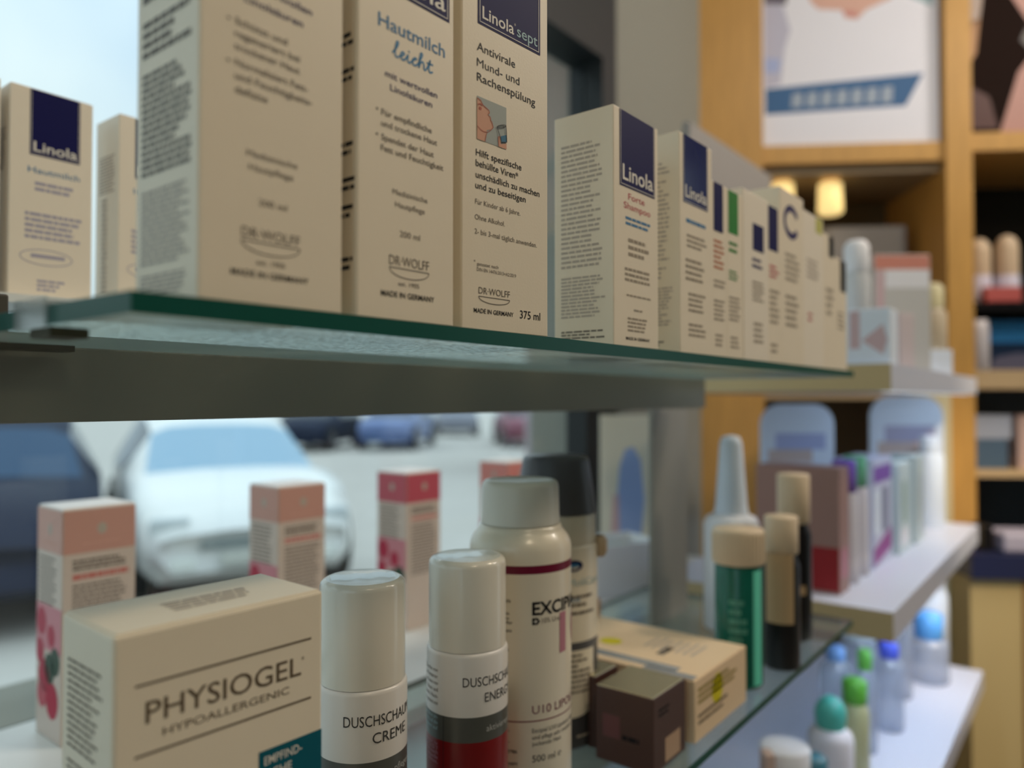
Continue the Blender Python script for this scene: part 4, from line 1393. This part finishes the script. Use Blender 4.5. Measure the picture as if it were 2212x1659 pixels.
MB().rect(.001, .199, .072, .128, mat('bright_blue_print', (.03, .20, .48), .4), front).poly([(.03, .002), (.19, .002), (.19, .04), (.10, .045), (.05, .035)], mat('violet_grey_print', (.10, .10, .16), .5), front).build('printed_panel', o)
o = uempty('white_tube', 1.174, .0, .0722, 'white tube standing beside the dark blue carton', 'tube')
MB().lathe([(.020, .0001), (.022, .002), (.022, .10), (.018, .125), (.0001, .126)], mat('cool_white_tube', (.62, .58, .60), .4), seg=24).build('tube_body', o)
LOWG = 'cartons on the lower shelf of the oak unit'
for (x, w, z, h, m, lb) in ((1.142, .095, -.1758, .075, mat('steel_blue_carton', (.07, .12, .19), .5), 'steel blue carton on the lower shelf, under the pale blue one'),
                            (1.142, .105, -.1005, .06, mat('pale_steel_carton', (.34, .38, .48), .5), 'pale blue carton lying on the steel blue carton'),
                            (1.262, .12, -.1758, .135, mat('dusty_pink_carton', (.50, .36, .33), .5), 'dusty pink carton on the lower shelf at the right edge')):
    o = uempty('carton', x + .012, -.02, z, lb, 'carton', LOWG)
    MB().box(0, w, 0, .08, .0001, h, m, bev=.001).build('carton_body', o)

# counter in front of the unit
ct = empty('shop_counter', (UO.x, UO.y, -H), UA, 'yellow beige counter with dark navy top at the right edge', 'counter')
cz = H
MB().box(1.072, 2.1, -.15, -.034, .0, cz - .41, mat('yellow_beige_laminate', (.50, .39, .19), .5, .3, noise=.05, nscale=3)).build('counter_body', ct)
MB().box(1.066, 2.1, -.17, -.034, cz - .4099, cz - .355, mat('navy_counter_top', (.02, .025, .07), .3)).build('counter_top', ct)
MB().box(1.186, 2.1, -.154, -.1502, .0, cz - .415, mat('brown_panel', (.30, .17, .06), .5)).build('corner_panel', ct)
o = empty('glare_block', unit_pt(1.15, .145, -.3548), UA, 'lavender grey device built as a block on the navy counter top', 'glare')
b = MB()  # glare on the counter top, given a solid lavender shape
b.box(0, .22, 0, .10, .0002, .045, mat('lavender_glare', (.42, .40, .52), .4), bev=.008, seg=3)
b.build('glare_body', o)
MB().box(-.035, -.012, .02, .08, .0002, .06, BLACK, bev=.003).build('card_reader', o)
cw = uempty('cream_pillar', .985, .05, -1.5, 'narrow cream pillar in front of the oak post', 'pillar')
MB().box(0, .096, 0, .05, 0, 1.515, mat('cream_paint', (.64, .58, .38), .6)).build('pillar_body', cw)


# ------------------------------------------------------------------ the street
def car(loc, ang, label, paint, glassm, group=None, s=1.0, lights=True):
    root = empty('parked_car', (loc[0], loc[1], -1.55), ang, label, 'car', group)
    St = [(-2.05, .38, .70, .78, .70, .60), (-1.92, .25, .93, 1.28, .80, .56), (-1.6, .24, .97, 1.44, .85, .59), (-.8, .22, .97, 1.50, .87, .62),
          (.0, .22, .96, 1.48, .87, .62), (.45, .22, .96, 1.36, .87, .61), (1.05, .22, .95, 1.00, .86, .70), (1.55, .22, .88, .93, .84, .66),
          (1.92, .25, .74, .80, .78, .60), (2.08, .34, .58, .62, .70, .55)]
    V = []
    for (x, zb, zt, zr, hw, hr) in St:
        half = [(hw * .85, zb), (hw * .98, zb + .12), (hw * 1.0, (zb + zt) / 2), (hw * .97, zt), (hr, zr - .06 if zr - zt > .2 else zr - .01), (hr * .75, zr), (hr * .35, zr + .015)]
        pts = [(x, y, z) for y, z in half] + [(x, -y, z) for y, z in reversed(half)]
        V.append([(p_[0] * s, p_[1] * s, p_[2] * s) for p_ in pts])
    n = 14
    vs = [p_ for r_ in V for p_ in r_]
    body, gl, ws = [], [], []
    for i in range(len(V) - 1):
        for j in range(n):
            k2 = (j + 1) % n
            f = (i * n + j, i * n + k2, (i + 1) * n + k2, (i + 1) * n + j)
            tall = St[i][3] - St[i][2] > .2 and St[i + 1][3] - St[i + 1][2] > .2
            if j in (3, 9) and tall:
                gl.append(f)
            elif i in (5,) and 4 <= j <= 8:
                ws.append(f)
            elif i == 0 and 4 <= j <= 8:
                ws.append(f)
            else:
                body.append(f)
    body.append(tuple(range(n)))
    body.append(tuple(reversed(range((len(V) - 1) * n, len(V) * n))))
    MB().add(vs, body, paint, True).build('car_body', root)
    MB().add(vs, gl, mat('dark_car_glass', (.03, .04, .05), .1, .6), True).build('side_windows', root)
    MB().add(vs, ws, glassm, True).build('windshield', root)
    for x in (-1.25, 1.28):
        for sd in (-1, 1):
            b = MB()
            b.lathe([(.30 * s, -.10 * s), (.33 * s, -.07 * s), (.33 * s, .07 * s), (.30 * s, .10 * s)], mat('tyre_rubber', (.012, .013, .015), .7), seg=28, caps=True)
            w_ = b.build('wheel', root)
            w_.location = (x * s, sd * .80 * s, .33 * s)
            w_.rotation_euler = (math.pi / 2, 0, 0)
            b = MB()
            b.lathe([(.20 * s, -.106 * s), (.20 * s, .106 * s)], mat('rim_metal', (.3, .3, .32), .35, metal=.6), seg=20, caps=True)
            rm = b.build('rim', w_)
            b = MB()
            b.lathe([(.40 * s, -.012 * s), (.40 * s, .012 * s)], mat('arch_black', (.014, .016, .018), .8), seg=28, caps=True)
            a_ = b.build('wheel_arch', root)
            a_.location = (x * s, sd * .862 * s, .36 * s)
            a_.rotation_euler = (math.pi / 2, 0, 0)
    if lights:
        for sd in (-1, 1):
            MB().box(1.86 * s, 2.02 * s, (sd * .60 - .14) * s, (sd * .60 + .14) * s, .60 * s, .74 * s, mat('headlight', (.55, .60, .62), .15, .6), bev=.03 * s).build('headlight', root)
            MB().box(2.0 * s, 2.09 * s, (sd * .52 - .09) * s, (sd * .52 + .09) * s, .36 * s, .46 * s, mat('fog_light', (.75, .78, .75), .2), bev=.02 * s).build('fog_light', root)
        MB().box(2.03 * s, 2.10 * s, -.40 * s, .40 * s, .50 * s, .57 * s, mat('grille_grey', (.22, .25, .25), .5), bev=.01 * s).build('grille', root)
        MB().box(2.05 * s, 2.12 * s, -.26 * s, .26 * s, .38 * s, .48 * s, mat('plate_white', (.55, .56, .52), .5), bev=.008 * s).build('licence_plate', root)
    return root


head = -FWD * math.cos(R_(30)) + RGT * math.sin(R_(30))
hang = math.atan2(head.y, head.x)
SKYGLASS = mat('painted_sky_glass', (.30, .47, .62), .15, .6)  # reflected sky painted into the windshield colour
WCAR = mat('white_car_paint', (.90, .90, .88), .25, .5, coat=.5)
NCAR = mat('navy_car_paint', (.010, .018, .045), .55, .15)
car(seen(-2.86, 7.3), hang, 'white car parked nose towards the shop window', WCAR, SKYGLASS, s=.96)
pr = RGT * .866 + FWD * .5
pc = FWD * 7.3 + RGT * -2.86 - pr * 1.78
car((pc.x, pc.y), hang, 'dark navy car parked left of the white car', NCAR, mat('blue_glass', (.03, .075, .15), .4, .25), lights=False, s=.96)
for (u, t, m, lb) in ((690, 24, NCAR, 'far navy car across the street, leftmost of the distant cars'),
                      (862, 24.5, mat('blue_car_paint', (.10, .16, .36), .3), 'far blue car across the street'),
                      (985, 33, mat('grey_car_paint', (.16, .17, .22), .3), 'far grey car across the street beside the blue one'),
                      (1130, 26, mat('maroon_car_paint', (.22, .05, .08), .3), 'far maroon car across the street, rightmost of the distant cars')):
    car(sp(u, t), YAW + math.pi + (.12 if u > 900 else -.1), lb, m, mat('dark_car_glass', (.03, .04, .05)), group='distant cars across the street', s=1.0, lights=False)

bl = empty('street_building', (*sp(1262, 15), -1.55), YAW - math.pi / 2, 'mauve grey building seen through the right side of the window', 'building')
MB().box(-1.1, 2.4, 0, 4, 0, 9, mat('mauve_render', (.30, .25, .26), .8)).build('facade', bl)
MB().box(-.18, .22, -.05, .0, 7.1, 8.6, mat('bluish_reflection', (.42, .55, .62), .2)).build('window', bl)  # pale blue-grey reflection, modelled as a coloured pane
MB().box(-1.15, 2.4, -.15, .0, 8.9, 9.3, mat('roof_edge_dark', (.04, .045, .05), .6)).build('eaves', bl)

bpy.data.objects.remove(FOB)
bpy.data.curves.remove(FC)
